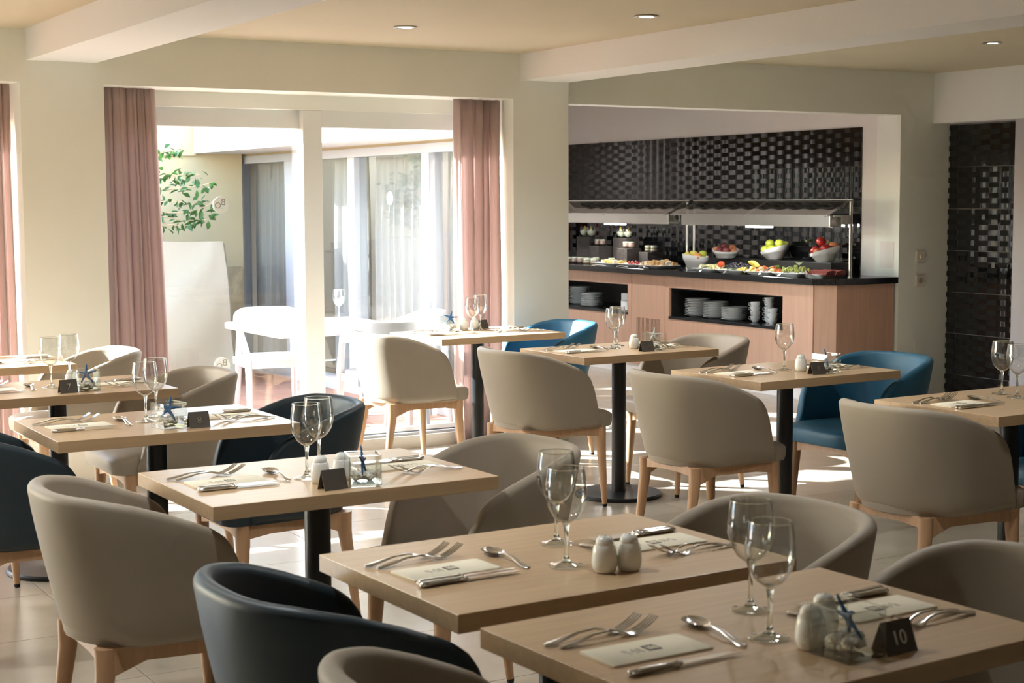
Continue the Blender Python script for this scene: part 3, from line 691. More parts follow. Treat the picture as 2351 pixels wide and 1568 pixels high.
def place_setting(t, end):
    """end 'n' = near end (local -x), 'f' = far end (rotated by 180 degrees)"""
    r = TABLES[t][2]; s = 1 if end == 'n' else -1; base = r+(0 if s > 0 else math.pi)
    j = lambda a: random.uniform(-a, a)
    nm = {'n': 'near-end setting', 'f': 'far-end setting'}[end]; tn = TN[t]
    gp = 'cutlery on the '+tn
    q = link('napkin_pouch', NAPME, None, W(t, s*-.257, s*.014), base+j(.03))
    link('logo_print', LOGO, q); link('logo_mark', LOGO2, q); link('text_print', TXT, q)
    lab(q, 'printed cream napkin pouch, %s, %s' % (nm, tn), 'napkin')
    for k, (y, xo, w_) in enumerate(((.128, -.385, 'outer'), (.104, -.366, 'inner'))):
        lab(link('fork', FORK, None, W(t, s*(xo+j(.004)), s*y), base+.05+j(.03)), '%s steel fork, %s, %s' % (w_, nm, tn), 'fork', gp)
    for k, (y, xo, w_) in enumerate(((-.083, -.372, 'outer'), (-.064, -.366, 'inner'))):
        if t in 'FC' and k == 1 and end == 'n': continue
        e = empty('table_knife', W(t, s*(xo+j(.003)), s*y), base+j(.025)); link('handle', KH, e); link('blade', KB, e)
        lab(e, '%s steel knife, %s, %s' % (w_, nm, tn), 'knife', gp)
    lab(link('dessert_spoon', SPOON, None, W(t, s*-.108, s*-.062), base+math.pi/2-.10+j(.06)), 'steel dessert spoon, %s, %s' % (nm, tn), 'spoon', gp)
for t in 'BCDEFGHJ':
    for e_ in 'nf': place_setting(t, e_)
place_setting('A', 'f'); place_setting('I', 'n')
# --- glasses per table (local x, y)
GL = {'A': [(.12, .16), (.02, .19)], 'B': [(-.023, .004), (.085, .12)], 'C': [(-.031, .013), (.04, .12)], 'D': [(-.048, -.043), (.034, .06)], 'E': [(-.031, -.085), (.069, .10)], 'F': [(-.038, -.045), (.061, .113)],
      'G': [(-.019, .02), (.075, .12)], 'H': [(-.007, .0)], 'I': [(.109, .133), (.061, .02)], 'J': [(-.07, -.06), (.09, .11)]}
del GL['A']
for t, L in GL.items():
    for k, (x, y) in enumerate(L):
        pos = 'the single wine glass' if len(L) == 1 else ('nearer of two wine glasses' if k == 0 else 'farther of two wine glasses')
        if t == 'I': pos = ['farther of two wine glasses', 'nearer of two wine glasses'][k]
        wine_glass(W(t, x, y, HT+.0002), 'empty clear wine glass, %s, %s' % (pos, TN[t]), 'wine glasses on the dining tables')
wine_glass((4.21, 9.86, .7003), 'wine glass on the white patio table nearer the cream tarpaulin', 'wine glasses on the patio table')
wine_glass((4.43, 9.80, .7003), 'wine glass on the white patio table nearer the wing windows', 'wine glasses on the patio table')
lab(obj('white_candle_cup', MB().lathe([(.03, 0), (.036, .004), (.04, .06), (.036, .06), (.032, .01)], 16), 'china', None, smooth=40, loc=(4.03, 9.75, .7003)), 'small white cup on the patio table', 'cup')
for k, (x, y) in enumerate(((3.95, 9.65), (4.3, 9.6))):
    lab(link('napkin_pouch', NAPME, None, (x, y, .7003), .3+k), 'white napkin on the patio table, %s the door post' % ('before' if k == 0 else 'beyond'), 'napkin')
# --- shakers
SB = MB().lathe([(.019, 0), (.0225, .002), (.0258, .014), (.0262, .024), (.0245, .042), (.0222, .053), (.0195, .0565), (.001, .057)], 20, cap1=False).mesh('body', 'ceramic', smooth=50)
SCAP = MB().lathe([(.0182, .0560), (.0190, .0585), (.0178, .066), (.0120, .0728), (.001, .0755)], 20, cap0=False, cap1=False).mesh('cap', 'ceramic', smooth='all')
hb = MB()
for k in range(3): hb.lathe([(.0013, .0735), (.0013, .0752)], 6, c=(.005*math.cos(2.1*k), .005*math.sin(2.1*k), 0))
SHO = hb.mesh('pour_holes', 'ink')
def shaker(t, x, y, label):
    e = empty('salt_shaker', W(t, x, y, HT+.0002), 0); link('body', SB, e); link('cap', SCAP, e); link('pour_holes', SHO, e)
    lab(e, label, 'shaker', 'white ceramic shakers')
shaker('E', .006, -.168, 'white shaker on the table without a card, nearer the wine glasses')
shaker('E', .058, -.180, 'white shaker on the table without a card, farther from the wine glasses')
shaker('F', -.02, -.125, 'white ceramic shaker on table ten, nearer the camera')
shaker('F', .050, -.085, 'white ceramic shaker on table ten, behind the glass cube')
shaker('D', -.049, -.132, 'white ceramic shaker behind the blank tent card')
shaker('D', .022, -.115, 'white ceramic shaker between the blank tent card and the glass cube')
shaker('G', .065, -.04, 'white ceramic shaker behind the glass cube on table two')
shaker('H', .02, -.075, 'white ceramic shaker behind the glass cube on table three')
shaker('B', .045, -.05, 'white ceramic shaker behind the glass cube on table seven')
shaker('J', .01, .16, 'white ceramic shaker on the sunlit table by the glass door, nearer the cube vase')
shaker('J', .075, .15, 'white ceramic shaker on the sunlit table by the glass door, behind the wine glasses')
# --- glass cube vases with coral and a starfish
S_ = .0425; vb = MB().box(-S_, S_, -S_, S_, 0, .008)
for (x0, x1, y0, y1) in ((-S_, S_, -S_, -S_+.0035), (-S_, S_, S_-.0035, S_), (-S_, -S_+.0035, -S_+.0035, S_-.0035), (S_-.0035, S_, -S_+.0035, S_-.0035)): vb.box(x0, x1, y0, y1, .008, .083)
VASE = vb.mesh('cube_glass', 'vase_glass')
eb = MB()
for sx in (-1, 1):
    for sy in (-1, 1): eb.box(sx*S_-.0012, sx*S_+.0012, sy*S_-.0012, sy*S_+.0012, .001, .083)
for s in (-1, 1):
    eb.box(-S_, S_, s*S_-.001, s*S_+.001, .0825, .084).box(s*S_-.001, s*S_+.001, -S_, S_, .0825, .0841)
EDGE = eb.mesh('edges', 'foot_glass')
BASEG = MB().box(-S_+.001, S_-.001, -S_+.001, S_-.001, .0005, .0075).mesh('base_slab', 'foot_glass', bevel=.001)
cb = MB(); rnd = random.Random(12)
for k in range(26):
    cb.sphere(rnd.uniform(.009, .014), (rnd.uniform(-.026, .026), rnd.uniform(-.026, .026), .017+rnd.uniform(0, .014)), 7, 5, (rnd.uniform(.7, 1.3), rnd.uniform(.7, 1.3), rnd.uniform(.6, .9)), fn=lambda p: tuple(c*rnd.uniform(.8, 1.1) for c in p))
CORAL = cb.mesh('coral_pieces', 'coral', smooth=30)
def starfish_mesh(m):
    b = MB()
    for k in range(5):
        a = 2*math.pi*k/5+.3; d = Vector((math.cos(a), math.sin(a), 0)); n = Vector((-d.y, d.x, 0)); rr = []
        for q, (r, w_, h_) in enumerate(((0, .010, .006), (.012, .009, .0058), (.03, .006, .0045), (.048, .0042, .0034), (.058, .0025, .002))):
            wob = n*(.003*math.sin(q*1.3+k)); c = d*r+wob
            rr.append([c+n*w_*math.cos(t)+Vector((0, 0, h_*math.sin(t))) for t in [2*math.pi*i/8 for i in range(8)]])
        b.rings(rr)
    return b.mesh('starfish', m, smooth='all')
SF = {'blue': starfish_mesh('starfish_blue'), 'pale': starfish_mesh('starfish_pale')}
def cube_vase(t, x, y, dr, star, rot, label, slabel, dz=.062):
    e = empty('cube_vase', W(t, x, y, HT+.0003), TABLES[t][2]+dr)
    link('cube_glass', VASE, e); link('edges', EDGE, e); link('base_slab', BASEG, e); c = link('coral_pieces', CORAL, e); c['kind'] = 'stuff'
    lab(e, label, 'vase', 'glass cube vases with starfish')
    lab(link('starfish', SF[star], None, W(t, x, y, HT+dz), rot=rot, scale=.74), slabel, 'starfish', 'starfish in the cube vases')
cube_vase('F', .002, -.188, .02, 'blue', (1.2, .2, 1.2), 'glass cube of coral beside the card numbered ten', 'blue starfish in the glass cube on table ten')
cube_vase('C', -.008, -.165, .18, 'blue', (1.25, .1, -.5), 'glass cube of coral beside the card numbered eight', 'blue starfish in the glass cube on table eight')
cube_vase('D', .038, -.212, -.30, 'blue', (1.4, .2, .9), 'glass cube of coral beside the blank tent card', 'dark blue starfish in the glass cube next to the blank tent card')
cube_vase('B', .073, -.165, .0, 'blue', (1.3, -.1, -.55), 'glass cube of coral beside the card numbered seven', 'blue starfish standing in the glass cube on table seven', .064)
cube_vase('G', .105, -.155, .1, 'pale', (1.1, .1, -.4), 'glass cube of coral beside the card numbered two', 'pale beige starfish in the glass cube on table two', .075)
cube_vase('H', .070, -.180, .05, 'blue', (1.4, .2, .9), 'glass cube of coral beside the card numbered three', 'dark starfish in the glass cube on table three')
cube_vase('J', -.075, .17, .1, 'blue', (1.2, .1, -.5), 'glass cube on the sunlit table by the glass door', 'pale blue starfish in the glass cube on the sunlit table by the door', .075)
# --- tent cards with raised table numbers
CW, CHh = .070, .052
TENT = MB().add([(-CW/2, -.020, 0), (CW/2, -.020, 0), (CW/2, 0, CHh), (-CW/2, 0, CHh), (CW/2, .020, 0), (-CW/2, .020, 0),
                 (-CW/2, -.0185, 0), (CW/2, -.0185, 0), (CW/2, 0, CHh-.003), (-CW/2, 0, CHh-.003), (CW/2, .0185, 0), (-CW/2, .0185, 0)],
                [(0,1,2,3), (3,2,4,5), (7,6,9,8), (8,9,11,10), (0,6,7,1), (4,10,11,5), (1,7,8,2), (2,8,10,4), (3,9,6,0), (5,11,9,3)]).mesh('folded_card', 'card_metal')
def tent_card(t, x, y, dr, num, label):
    e = empty('tent_card', W(t, x, y, HT+.0003), TABLES[t][2]+dr); link('folded_card', TENT, e)
    if num:
        me = text_mesh('number', num, .034, 'number_white' if num == '10' else 'steel', .0008); tilt = math.atan2(CHh, .020)
        link('number', me, e, (0, -.0113, CHh*.46), rot=(tilt, 0, 0)); link('number', me, e, (0, .0113, CHh*.46), rot=(tilt, 0, math.pi))
    lab(e, label, 'table card', 'folded table number cards')
tent_card('B', -.012, -.205, .05, '7', 'brown folded card showing the number seven')
tent_card('C', .078, -.212, -.02, '8', 'brown folded card showing the number eight')
tent_card('D', -.056, -.226, .10, None, 'dark blank tent card in front of the shakers')
tent_card('F', .084, -.214, .0, '10', 'dark folded card showing the number ten')
tent_card('G', .030, -.195, -.10, '2', 'brown folded card showing the number two')
tent_card('H', .0, -.195, -.10, '3', 'brown folded card showing the number three')
tent_card('J', .155, .19, .2, None, 'small brown card on the sunlit table by the glass door')
# ================================================================== BUFFET
XFRONT, ZT = 7.86, .915
def unit(name, y0, y1, niche, label):
    e = empty(name, (0, 0, 0)); x0, x1, zb, zt_ = XFRONT, 8.54, .085, .868
    if niche:
        n0, n1, z0, z1 = niche
        obj('front_panel', MB().box(x0, x0+.02, y0, y1, zb, z0-.012).box(x0, x0+.02, y0, y1, z1, zt_).box(x0, x0+.02, y0, n0, z0-.012, z1).box(x0, x0+.02, n1, y1, z0-.012, z1), 'buffet_wood', e)
        obj('niche_lining', MB().box(x0+.02, x1-.05, n0, n0+.01, z0, z1).box(x0+.02, x1-.05, n1-.01, n1, z0, z1).box(x0+.02, x1-.05, n0, n1, z1-.01, z1).box(x1-.06, x1-.05, n0, n1, z0, z1), 'niche_black', e)
        obj('shelf', MB().box(x0-.006, x1-.05, n0-.004, n1+.004, z0-.022, z0), 'granite', e)
    else:
        obj('front_panel', MB().box(x0, x0+.02, y0, y1, zb, zt_), 'buffet_wood', e)
        sl_ = MB()
        obj('vent_backing', MB().box(x0-.001, x0, 10.825, 11.172, .262, .492), 'niche_black', e)
        for k in range(18): obj('vent_slat', MB().box(x0-.006, x0-.001, 10.826+k*.0196, 10.836+k*.0196, .262, .492), 'buffet_wood', e)
        obj('lock', MB().lathe([(.001, 0), (.006, 0), (.006, .004)], 10, cap0=False), 'brushed_steel', e, loc=(x0, 10.80, .80), rot=(0, -math.pi/2, 0))
    obj('carcass', MB().box(x0+.02, x1, y0, y0+.018, zb, zt_).box(x0+.02, x1, y1-.018, y1, zb, zt_).box(x1-.02, x1, y0+.018, y1-.018, zb, zt_), 'buffet_wood', e)
    obj('plinth', MB().box(x0+.01, x1, y0, y1, 0, zb), 'wall_pink', e)
    lab(e, label, 'cabinet', 'pink beech buffet cabinets'); return e
unit('buffet_cabinet', 8.902, 10.752, (9.245, 10.692, .530, .769), 'pink beech buffet cabinet with an open niche of white plates and cups')
unit('buffet_cabinet', 10.756, 11.243, None, 'pink beech buffet cabinet with a slatted vent panel')
unit('buffet_cabinet', 11.247, 13.7, (11.303, 13.3, .530, .769), 'pink beech buffet cabinet with a plate niche, partly hidden by the column')
ec = empty('buffet_end_panel', (0, 0, 0))
obj('chamfer_panel', MB().prism([(XFRONT, 8.889), (XFRONT+.115, 8.774), (XFRONT+.13, 8.789), (XFRONT+.02, 8.899)], 2, .085, .868), 'buffet_wood', ec)
obj('end_panel', MB().box(XFRONT+.115, XB-.02, 8.774, 8.79, .085, .868), 'buffet_wood', ec)
obj('plinth', MB().prism([(XFRONT+.012, 8.885), (XFRONT+.12, 8.782), (XB-.02, 8.782), (XB-.02, 8.888)], 2, 0, .085), 'wall_pink', ec)
lab(ec, 'chamfered beech end panel of the buffet beside the white wall', 'panel')
wt = MB().prism([(7.805, 13.7), (7.805, 8.855), (7.925, 8.738), (XB-.008, 8.738), (XB-.008, 13.7)], 2, .868, ZT)
lab(obj('granite_worktop', wt, 'granite', bevel=.004), 'black granite worktop running along the buffet', 'worktop')
lab(obj('back_ledge', MB().box(8.30, XB-.02, 9.20, 10.80, ZT, 1.012), 'niche_black', bevel=.003), 'black raised ledge behind the platters carrying the fruit bowls', 'ledge')
# sneeze guards
def guard(y0, y1, label, mids):
    e = empty('sneeze_guard', (0, 0, ZT))
    for y in (y0, y1):
        obj('post', MB().lathe([(.018, 0), (.018, .006), (.013, .008), (.013, .57)], 14, c=(8.2, y, 0)), 'brushed_steel', e, smooth=40)
        obj('bracket', MB().box(8.03, 8.21, y-.006, y+.006, .455, .468).box(8.11, 8.21, y-.008, y+.008, .40, .455), 'brushed_steel', e)
    a, b_ = y0-.02, y1+.02
    obj('glass_pane', MB().add([(8.20, a, .582), (8.20, b_, .582), (7.96, b_, .468), (7.96, a, .468), (8.203, a, .576), (8.203, b_, .576), (7.963, b_, .462), (7.963, a, .462)],
        [(0,1,2,3), (7,6,5,4), (0,4,5,1), (1,5,6,2), (2,6,7,3), (3,7,4,0)]), 'guard_glass', e)
    obj('pane_edge', MB().box(7.955, 7.962, a, b_, .461, .470).box(8.198, 8.206, a, b_, .577, .586), 'brushed_steel', e)
    for y in [y0+.03, y1-.03]+mids: obj('arm', MB().tube([(8.21, y, .574), (7.965, y, .458)], .007, 6), 'brushed_steel', e)
    obj('heat_lamp_housing', MB().box(8.02, 8.14, y0+.03, y1-.05, .378, .466), 'brushed_steel', e, bevel=.006)
    obj('tube_light', MB().box(8.05, 8.08, y0+.75, y0+1.05, .366, .377), 'tube_glow', e)
    return lab(e, label, 'sneeze guard', 'steel and glass sneeze guards')
guard(8.88, 10.80, 'steel sneeze guard with sloping glass above the fruit platters', [9.85])
guard(10.90, 12.85, 'steel sneeze guard with sloping glass above the desserts', [11.85])
# --- crockery in the niches
pl = MB().lathe([(.001, .002), (.062, .0), (.066, .003), (.092, .0105), (.1055, .0148), (.106, .0162), (.090, .0125), (.064, .006), (.001, .005)], 28, cap0=False, cap1=False)
PLATE = pl.mesh('plate', 'china', smooth=50)
ORD = ['first', 'second', 'third', 'fourth', 'fifth', 'sixth', 'seventh', 'eighth', 'ninth', 'tenth', 'eleventh', 'twelfth', 'thirteenth']
def stack(x, y, n, place, dz=.0135, z=.5305):
    for k in range(n):
        w_ = 'top' if k == n-1 else ('bottom' if k == 0 else ORD[k]+' from the bottom')
        lab(link('plate', PLATE, None, (x+random.uniform(-.003, .003), y+random.uniform(-.003, .003), z+k*dz), random.random()*6), 'white plate, %s of the %s' % (w_, place), 'plate', 'stacked plates in the buffet niches')
stack(8.03, 10.53, 11, 'stack farthest from the cups')
stack(8.03, 10.28, 10, 'middle stack in the niche with cups')
stack(8.00, 10.00, 8, 'stack nearest the cups')
stack(8.10, 12.43, 12, 'taller stack in the partly hidden niche')
stack(8.00, 12.08, 9, 'shorter stack in the partly hidden niche')
CUP = MB().lathe([(.001, .004), (.022, 0), (.024, .004), (.036, .022), (.041, .048), (.039, .048), (.033, .022), (.02, .008), (.001, .007)], 22, cap0=False, cap1=False).mesh('cup', 'china', smooth=50)
HAND = MB().tube([(.038, 0, .04), (.052, 0, .038), (.054, 0, .024), (.035, 0, .016)], .0035, 6).mesh('handle', 'china', smooth=60)
for (x, y, n, place) in ((8.05, 9.80, 4, 'stack next to the plates'), (8.11, 9.70, 5, 'tallest stack'), (8.00, 9.53, 3, 'front stack'), (8.06, 9.40, 3, 'stack at the niche edge')):
    for k in range(n):
        o = link('cup', CUP, None, (x, y, .5305+k*.0375), random.choice((2.2, 2.6, 3.4))); link('handle', HAND, o)
        lab(o, 'white cup, %s from the bottom of the %s' % (ORD[k], place), 'cup', 'stacked cups in the buffet niche')
lab(obj('paper_sleeve_stack', MB().box(-.045, .045, -.045, .045, 0, .085).box(-.043, .044, -.044, .043, .087, .15), 'china', None, loc=(8.0, 11.50, .5305), rz=.1, bevel=.003), 'stack of white folded paper in the niche by the vent panel', 'paper')
# --- food ----------------------------------------------------------------
def bowl(loc, r, h, slant, rz, label, base=.55):
    prof = [(.001, 0), (r*base, 0), (r*(base+.06), .006), (r*.88, h*.62), (r*.93, h*.66), (r*1.0, h), (r*.95, h), (r*.84, h*.62), (r*base*.9, .012), (r*.3, .01), (.001, .01)]
    b = MB().lathe(prof, 36, cap0=False, cap1=False)
    b.v = [(x, y, z+slant*x/r*(z/h)) for x, y, z in b.v]
    return lab(obj('fruit_bowl', b, 'china', None, smooth=50, loc=loc, rz=rz), label, 'bowl', 'white bowls of fruit')
def fruit_me(m, kind):
    if kind == 'pear': fn = lambda p: (p[0]*(1-.38*max(0, p[2])), p[1]*(1-.38*max(0, p[2])), p[2]*1.15+.1)
    elif kind == 'apple': fn = lambda p: (p[0]*(1+.08*p[2]), p[1]*(1+.08*p[2]), p[2]*.9-(.22*max(0, p[2]-.75) if p[2] > 0 else 0))
    else: fn = lambda p: (p[0], p[1], p[2]*.94)
    return MB().sphere(1, (0, 0, 0), 14, 10, fn=fn).mesh('flesh', m, smooth='all')
FR = {m: fruit_me(m, k) for m, k in (('apple_red', 'apple'), ('apple_green', 'apple'), ('pear', 'pear'), ('mango', 'round'), ('peach', 'round'), ('peach_dark', 'round'))}
STALK = MB().tube([(0, 0, .8), (.05, 0, 1.2)], [.05, .04], 5).mesh('stalk', 'twig')
FN = {'apple_red': 'red apple', 'apple_green': 'green apple', 'pear': 'yellow pear', 'mango': 'orange mango', 'peach': 'orange peach', 'peach_dark': 'dark red peach'}
def fruits(cx_, cy_, z, spec, where):
    seen_ = {}
    C_ = [Vector((dx*.84, dy*.84, dz+.008)) for (m, dx, dy, dz, r) in spec]; R_ = [q[4] for q in spec]
    for it in range(80):                                    # let the heap settle: push touching fruit apart, keep it inside the bowl
        for a in range(len(C_)):
            for b_ in range(a):
                d = C_[a]-C_[b_]; L_ = max(d.length, 1e-4); o_ = R_[a]+R_[b_]-L_
                if o_ > 0: d = d/L_*o_*.5; C_[a] += d; C_[b_] -= d
        for a in range(len(C_)):
            h = math.hypot(C_[a].x, C_[a].y); lim = .104-R_[a]*.72
            if h > lim: C_[a].x *= lim/h; C_[a].y *= lim/h
            C_[a].z = max(C_[a].z, spec[a][3])
    for k, (m, dx, dy, dz, r) in enumerate(spec):
        e = empty('fruit_'+m.split('_')[0], (cx_+C_[k].x, cy_+C_[k].y, z+C_[k].z), rot=(random.uniform(-.5, .5), random.uniform(-.5, .5), random.uniform(0, 6)))
        link('flesh', FR[m], e, scale=r)
        if m in ('apple_red', 'apple_green', 'pear'): link('stalk', STALK, e, scale=r)
        layer = 'upper' if dz > .075 else 'lower'; side = 'front' if dx < 0 else 'back'; d2 = 'nearer the column' if dy > 0 else 'nearer the wall end'
        fl_ = '%s %s in the %s, %s, %s' % (layer, FN[m], where, side, d2); seen_[fl_] = seen_.get(fl_, 0)+1
        if seen_[fl_] > 1: fl_ = 'another '+fl_
        lab(e, fl_, m.split('_')[0] if 'peach' not in m else 'peach', 'fruit in the '+where)
bowl((8.06, 10.60, ZT), .112, .125, .012, 2.2, 'white footed bowl of pears and mangoes in front of the steel posts', .50)
fruits(8.06, 10.60, ZT, [('pear', -.045, .045, .105, .036), ('pear', -.06, -.01, .10, .034), ('mango', -.03, -.06, .105, .036), ('pear', .02, .055, .11, .034), ('apple_green', .025, -.055, .115, .034), ('pear', .055, 0, .105, .034), ('pear', -.01, .005, .115, .033)], 'pear bowl')
bowl((8.27, 10.46, 1.0125), .115, .075, .02, 1.0, 'white bowl of peaches beside the pear bowl', .6)
fruits(8.27, 10.46, 1.0125, [('peach', -.05, .055, .06, .034), ('peach_dark', -.06, .0, .055, .034), ('peach_dark', 0, .02, .085, .034), ('peach_dark', -.045, -.05, .055, .033), ('peach', .04, -.05, .07, .034), ('peach', .01, -.075, .06, .03), ('peach', .05, .04, .07, .032)], 'peach bowl')
bowl((8.40, 9.985, 1.0125), .118, .095, .035, -1.0, 'white slanted bowl of green apples against the black tiles', .52)
fruits(8.40, 9.985, 1.0125, [('apple_green', -.065, .05, .078, .036), ('apple_green', -.055, -.025, .082, .038), ('apple_green', 0, .045, .105, .038), ('apple_green', .01, -.055, .112, .038), ('apple_green', .06, .02, .095, .034), ('apple_green', .06, -.045, .11, .034), ('apple_green', -.005, 0, .09, .034)], 'green apple bowl')
bowl((8.38, 9.36, 1.0125), .120, .095, .035, -1.0, 'white slanted bowl of red apples against the black tiles', .52)
fruits(8.38, 9.36, 1.0125, [('apple_red', -.065, .05, .078, .038), ('peach', -.07, -.005, .075, .034), ('apple_red', -.045, -.05, .09, .040), ('apple_red', .0, .04, .135, .040), ('apple_red', .03, .045, .10, .036), ('mango', .055, -.03, .115, .033), ('peach', .025, -.075, .11, .036), ('apple_red', 0, 0, .09, .034)], 'red apple bowl')
# platters
def platter(x, y, lx, ly, label, z=ZT, tilt=.0):
    def rr(a, b_, z_): 
        pts = []
        for sx, sy, a0 in ((1, 1, 0), (-1, 1, 90), (-1, -1, 180), (1, -1, 270)):
            for k in range(5):
                t = math.radians(a0+22.5*k); rc = min(a, b_)*.35; pts.append((sx*(a-rc)+rc*math.cos(t), sy*(b_-rc)+rc*math.sin(t), z_))
        return pts
    b = MB().rings([rr(lx*.36, ly*.38, 0), rr(lx*.38, ly*.40, .004), rr(lx*.46, ly*.47, .022), rr(lx*.5, ly*.5, .026), rr(lx*.5, ly*.5, .029), rr(lx*.45, ly*.46, .026), rr(lx*.37, ly*.39, .010)])
    return lab(obj('platter', b, 'china', None, smooth=40, loc=(x, y, z), rot=(0, tilt, 0)), label, 'platter', 'white food platters')
PX = 7.99
platter(PX, 10.27, .26, .30, 'white platter of melon slices beside the pear bowl')
platter(PX+.01, 9.935, .28, .34, 'white platter of black grapes and bananas')
platter(PX, 9.58, .26, .32, 'white platter of papaya chunks and lemon')
platter(PX, 9.25, .26, .32, 'white platter of green grapes')
platter(PX+.03, 8.975, .24, .20, 'white platter of cold cuts at the wall end of the buffet')
platter(PX, 11.73, .24, .36, 'white platter of small yellow cakes')
platter(PX, 11.36, .24, .26, 'white platter of red glazed sausages')
platter(PX+.02, 11.06, .26, .36, 'white platter of brown pastries')
def bits(name, n, cx_, cy_, lx, ly, z, mk, m, label, cat, group, seed, rz=None, pile=.03):
    rnd_ = random.Random(seed); mes = [mk(rnd_).mesh(name, mm, smooth=45) for mm in (m if isinstance(m, (list, tuple)) else [m])]
    for k in range(n):
        u = rnd_.uniform(-.5, .5); v = -.5+(k+.5)/n
        zz = z+pile*(1-abs(2*u))*rnd_.uniform(.4, 1)*(1-abs(2*v)**3)
        o = link(name, mes[k % len(mes)], None, (cx_+u*lx, cy_+v*ly, zz), rot=(rnd_.uniform(-.3, .3), rnd_.uniform(-.3, .3), rnd_.uniform(0, 6) if rz is None else rz+rnd_.uniform(-.2, .2)))
        lab(o, label, cat, group)
def chunk(r): return lambda rn: MB().sphere(r, (0, 0, 0), 7, 5, (1.2, .9, .7), fn=lambda p: tuple(max(-.75, min(.75, c*1.25)) for c in p))
def slice_(rn):
    b = MB(); rr_ = []
    for k in range(9):
        a = -1.1+2.2*k/8; rr_.append([(.05*math.sin(a), 0, .05*math.cos(a)-.03), (.05*math.sin(a), .012, .05*math.cos(a)-.03), (.032*math.sin(a), .008, .032*math.cos(a)-.03), (.032*math.sin(a), .002, .032*math.cos(a)-.03)])
    return b.rings(rr_)
bits('melon_slice', 14, PX, 10.27, .14, .24, ZT+.032, slice_, ['melon', 'melon', 'cream_food'], 'pale melon slice heaped on the melon platter', 'melon slice', 'melon slices', 31, pile=.02)
lab(obj('tomato', MB().sphere(.03, sc=(1, 1, .85)), 'tomato', None, smooth='all', loc=(PX+.02, 10.19, ZT+.062)), 'red tomato on top of the melon platter', 'tomato')
bits('lettuce_leaf', 5, PX+.04, 10.10, .08, .10, ZT+.035, chunk(.022), 'lettuce', 'green lettuce leaf between the melon and grape platters', 'lettuce', 'lettuce garnish', 32)
def bunch(n, r, lx, ly, lz, seed):
    b = MB(); rn = random.Random(seed)
    for k in range(n):
        u, v = rn.uniform(-1, 1), rn.uniform(-1, 1); h = max(0, 1-.55*u*u-.55*v*v)
        b.sphere(r*rn.uniform(.85, 1.1), (u*lx, v*ly, r+lz*h*rn.uniform(.3, 1)), 8, 6)
    return b
o = lab(obj('black_grapes', bunch(75, .011, .075, .105, .045, 5), 'grape_black', None, smooth='all', loc=(PX+.01, 9.965, ZT+.026)), 'heap of black grapes on the grape and banana platter', 'grapes')
o = lab(obj('green_grapes', bunch(70, .011, .075, .105, .045, 6), 'grape_green', None, smooth='all', loc=(PX, 9.24, ZT+.026)), 'heap of green grapes next to the cold cuts', 'grapes')
sb_ = MB()
for k in range(7):
    a = 2*math.pi*k/7; sb_.add([(0, 0, 0), (.018*math.cos(a-.3), .018*math.sin(a-.3), .018), (.036*math.cos(a), .036*math.sin(a), .03), (.018*math.cos(a+.3), .018*math.sin(a+.3), .018)], [(0, 1, 2, 3)])
lab(obj('star_garnish', sb_, 'cream_food', None, loc=(PX+.05, 9.27, ZT+.082)), 'pale star-shaped garnish on the green grapes', 'garnish')
for k, (dy, rz) in enumerate(((-.06, .4), (-.09, .9), (-.02, -.2))):
    pts = [(.0+.06*math.cos(t), .09*math.sin(t)*.6, .02*math.sin(t*1.2)+.0) for t in [-.9+1.8*q/8 for q in range(9)]]
    o = obj('banana', MB().tube(pts, [.006, .013, .016, .0175, .018, .0175, .016, .012, .005], 8), 'banana', None, smooth='all', loc=(PX+.05, 9.90+dy, ZT+.075), rz=rz)
    lab(o, 'yellow banana on the black grapes, %s of three' % ('first', 'second', 'third')[k], 'banana', 'bananas on the buffet')
bits('lemon_wedge', 6, PX-.05, 9.76, .08, .12, ZT+.03, slice_, 'banana', 'yellow lemon wedge between black grapes and papaya', 'lemon', 'lemon wedges', 41)
bits('papaya_chunk', 26, PX, 9.58, .14, .25, ZT+.03, chunk(.017), ['papaya', 'papaya', 'melon'], 'orange papaya chunk heaped on the papaya platter', 'papaya', 'papaya chunks', 42, pile=.04)
bits('lettuce_leaf', 4, PX+.06, 9.50, .05, .25, ZT+.045, chunk(.018), 'lettuce', 'green lettuce leaf behind the papaya chunks', 'lettuce', 'papaya garnish', 43)
ham = MB().rings([[(.055*math.cos(t), y_+.004*math.sin(3*t), .045*math.sin(t)) for t in [math.pi*q/10 for q in range(11)]]+[(-.055*.9, y_, -.006), (.055*.9, y_, -.006)] for y_ in (0, .004)])
HAM = ham.mesh('ham_slice', 'ham', smooth=40)
for k in range(26):
    row = k//13; q = k % 13
    lab(link('ham_slice', HAM, None, (PX+.0+.08*row, 9.06-q*.0165-.02*row, ZT+.024), rot=(.55, 0, .1)), 'folded pink ham slice in the %s row of cold cuts' % ('front', 'back')[row], 'ham', 'ham slices on the cold cut platter')
bits('yellow_cake', 14, PX, 11.73, .12, .31, ZT+.026, lambda rn: MB().box(-.02, .02, -.013, .013, 0, .022), ['cake_yellow', 'pastry_pale'], 'small yellow cake square on the cake platter', 'cake', 'small yellow cakes', 44, rz=.2, pile=.01)
bits('glazed_sausage', 7, PX, 11.37, .12, .18, ZT+.028, lambda rn: MB().tube([(-.035, 0, 0), (-.03, 0, .002), (0, 0, .006), (.03, 0, .002), (.035, 0, 0)], [.004, .011, .0125, .011, .004], 8), 'sausage', 'glossy red sausage on the sausage platter', 'sausage', 'red sausages', 45, rz=.9, pile=.025)
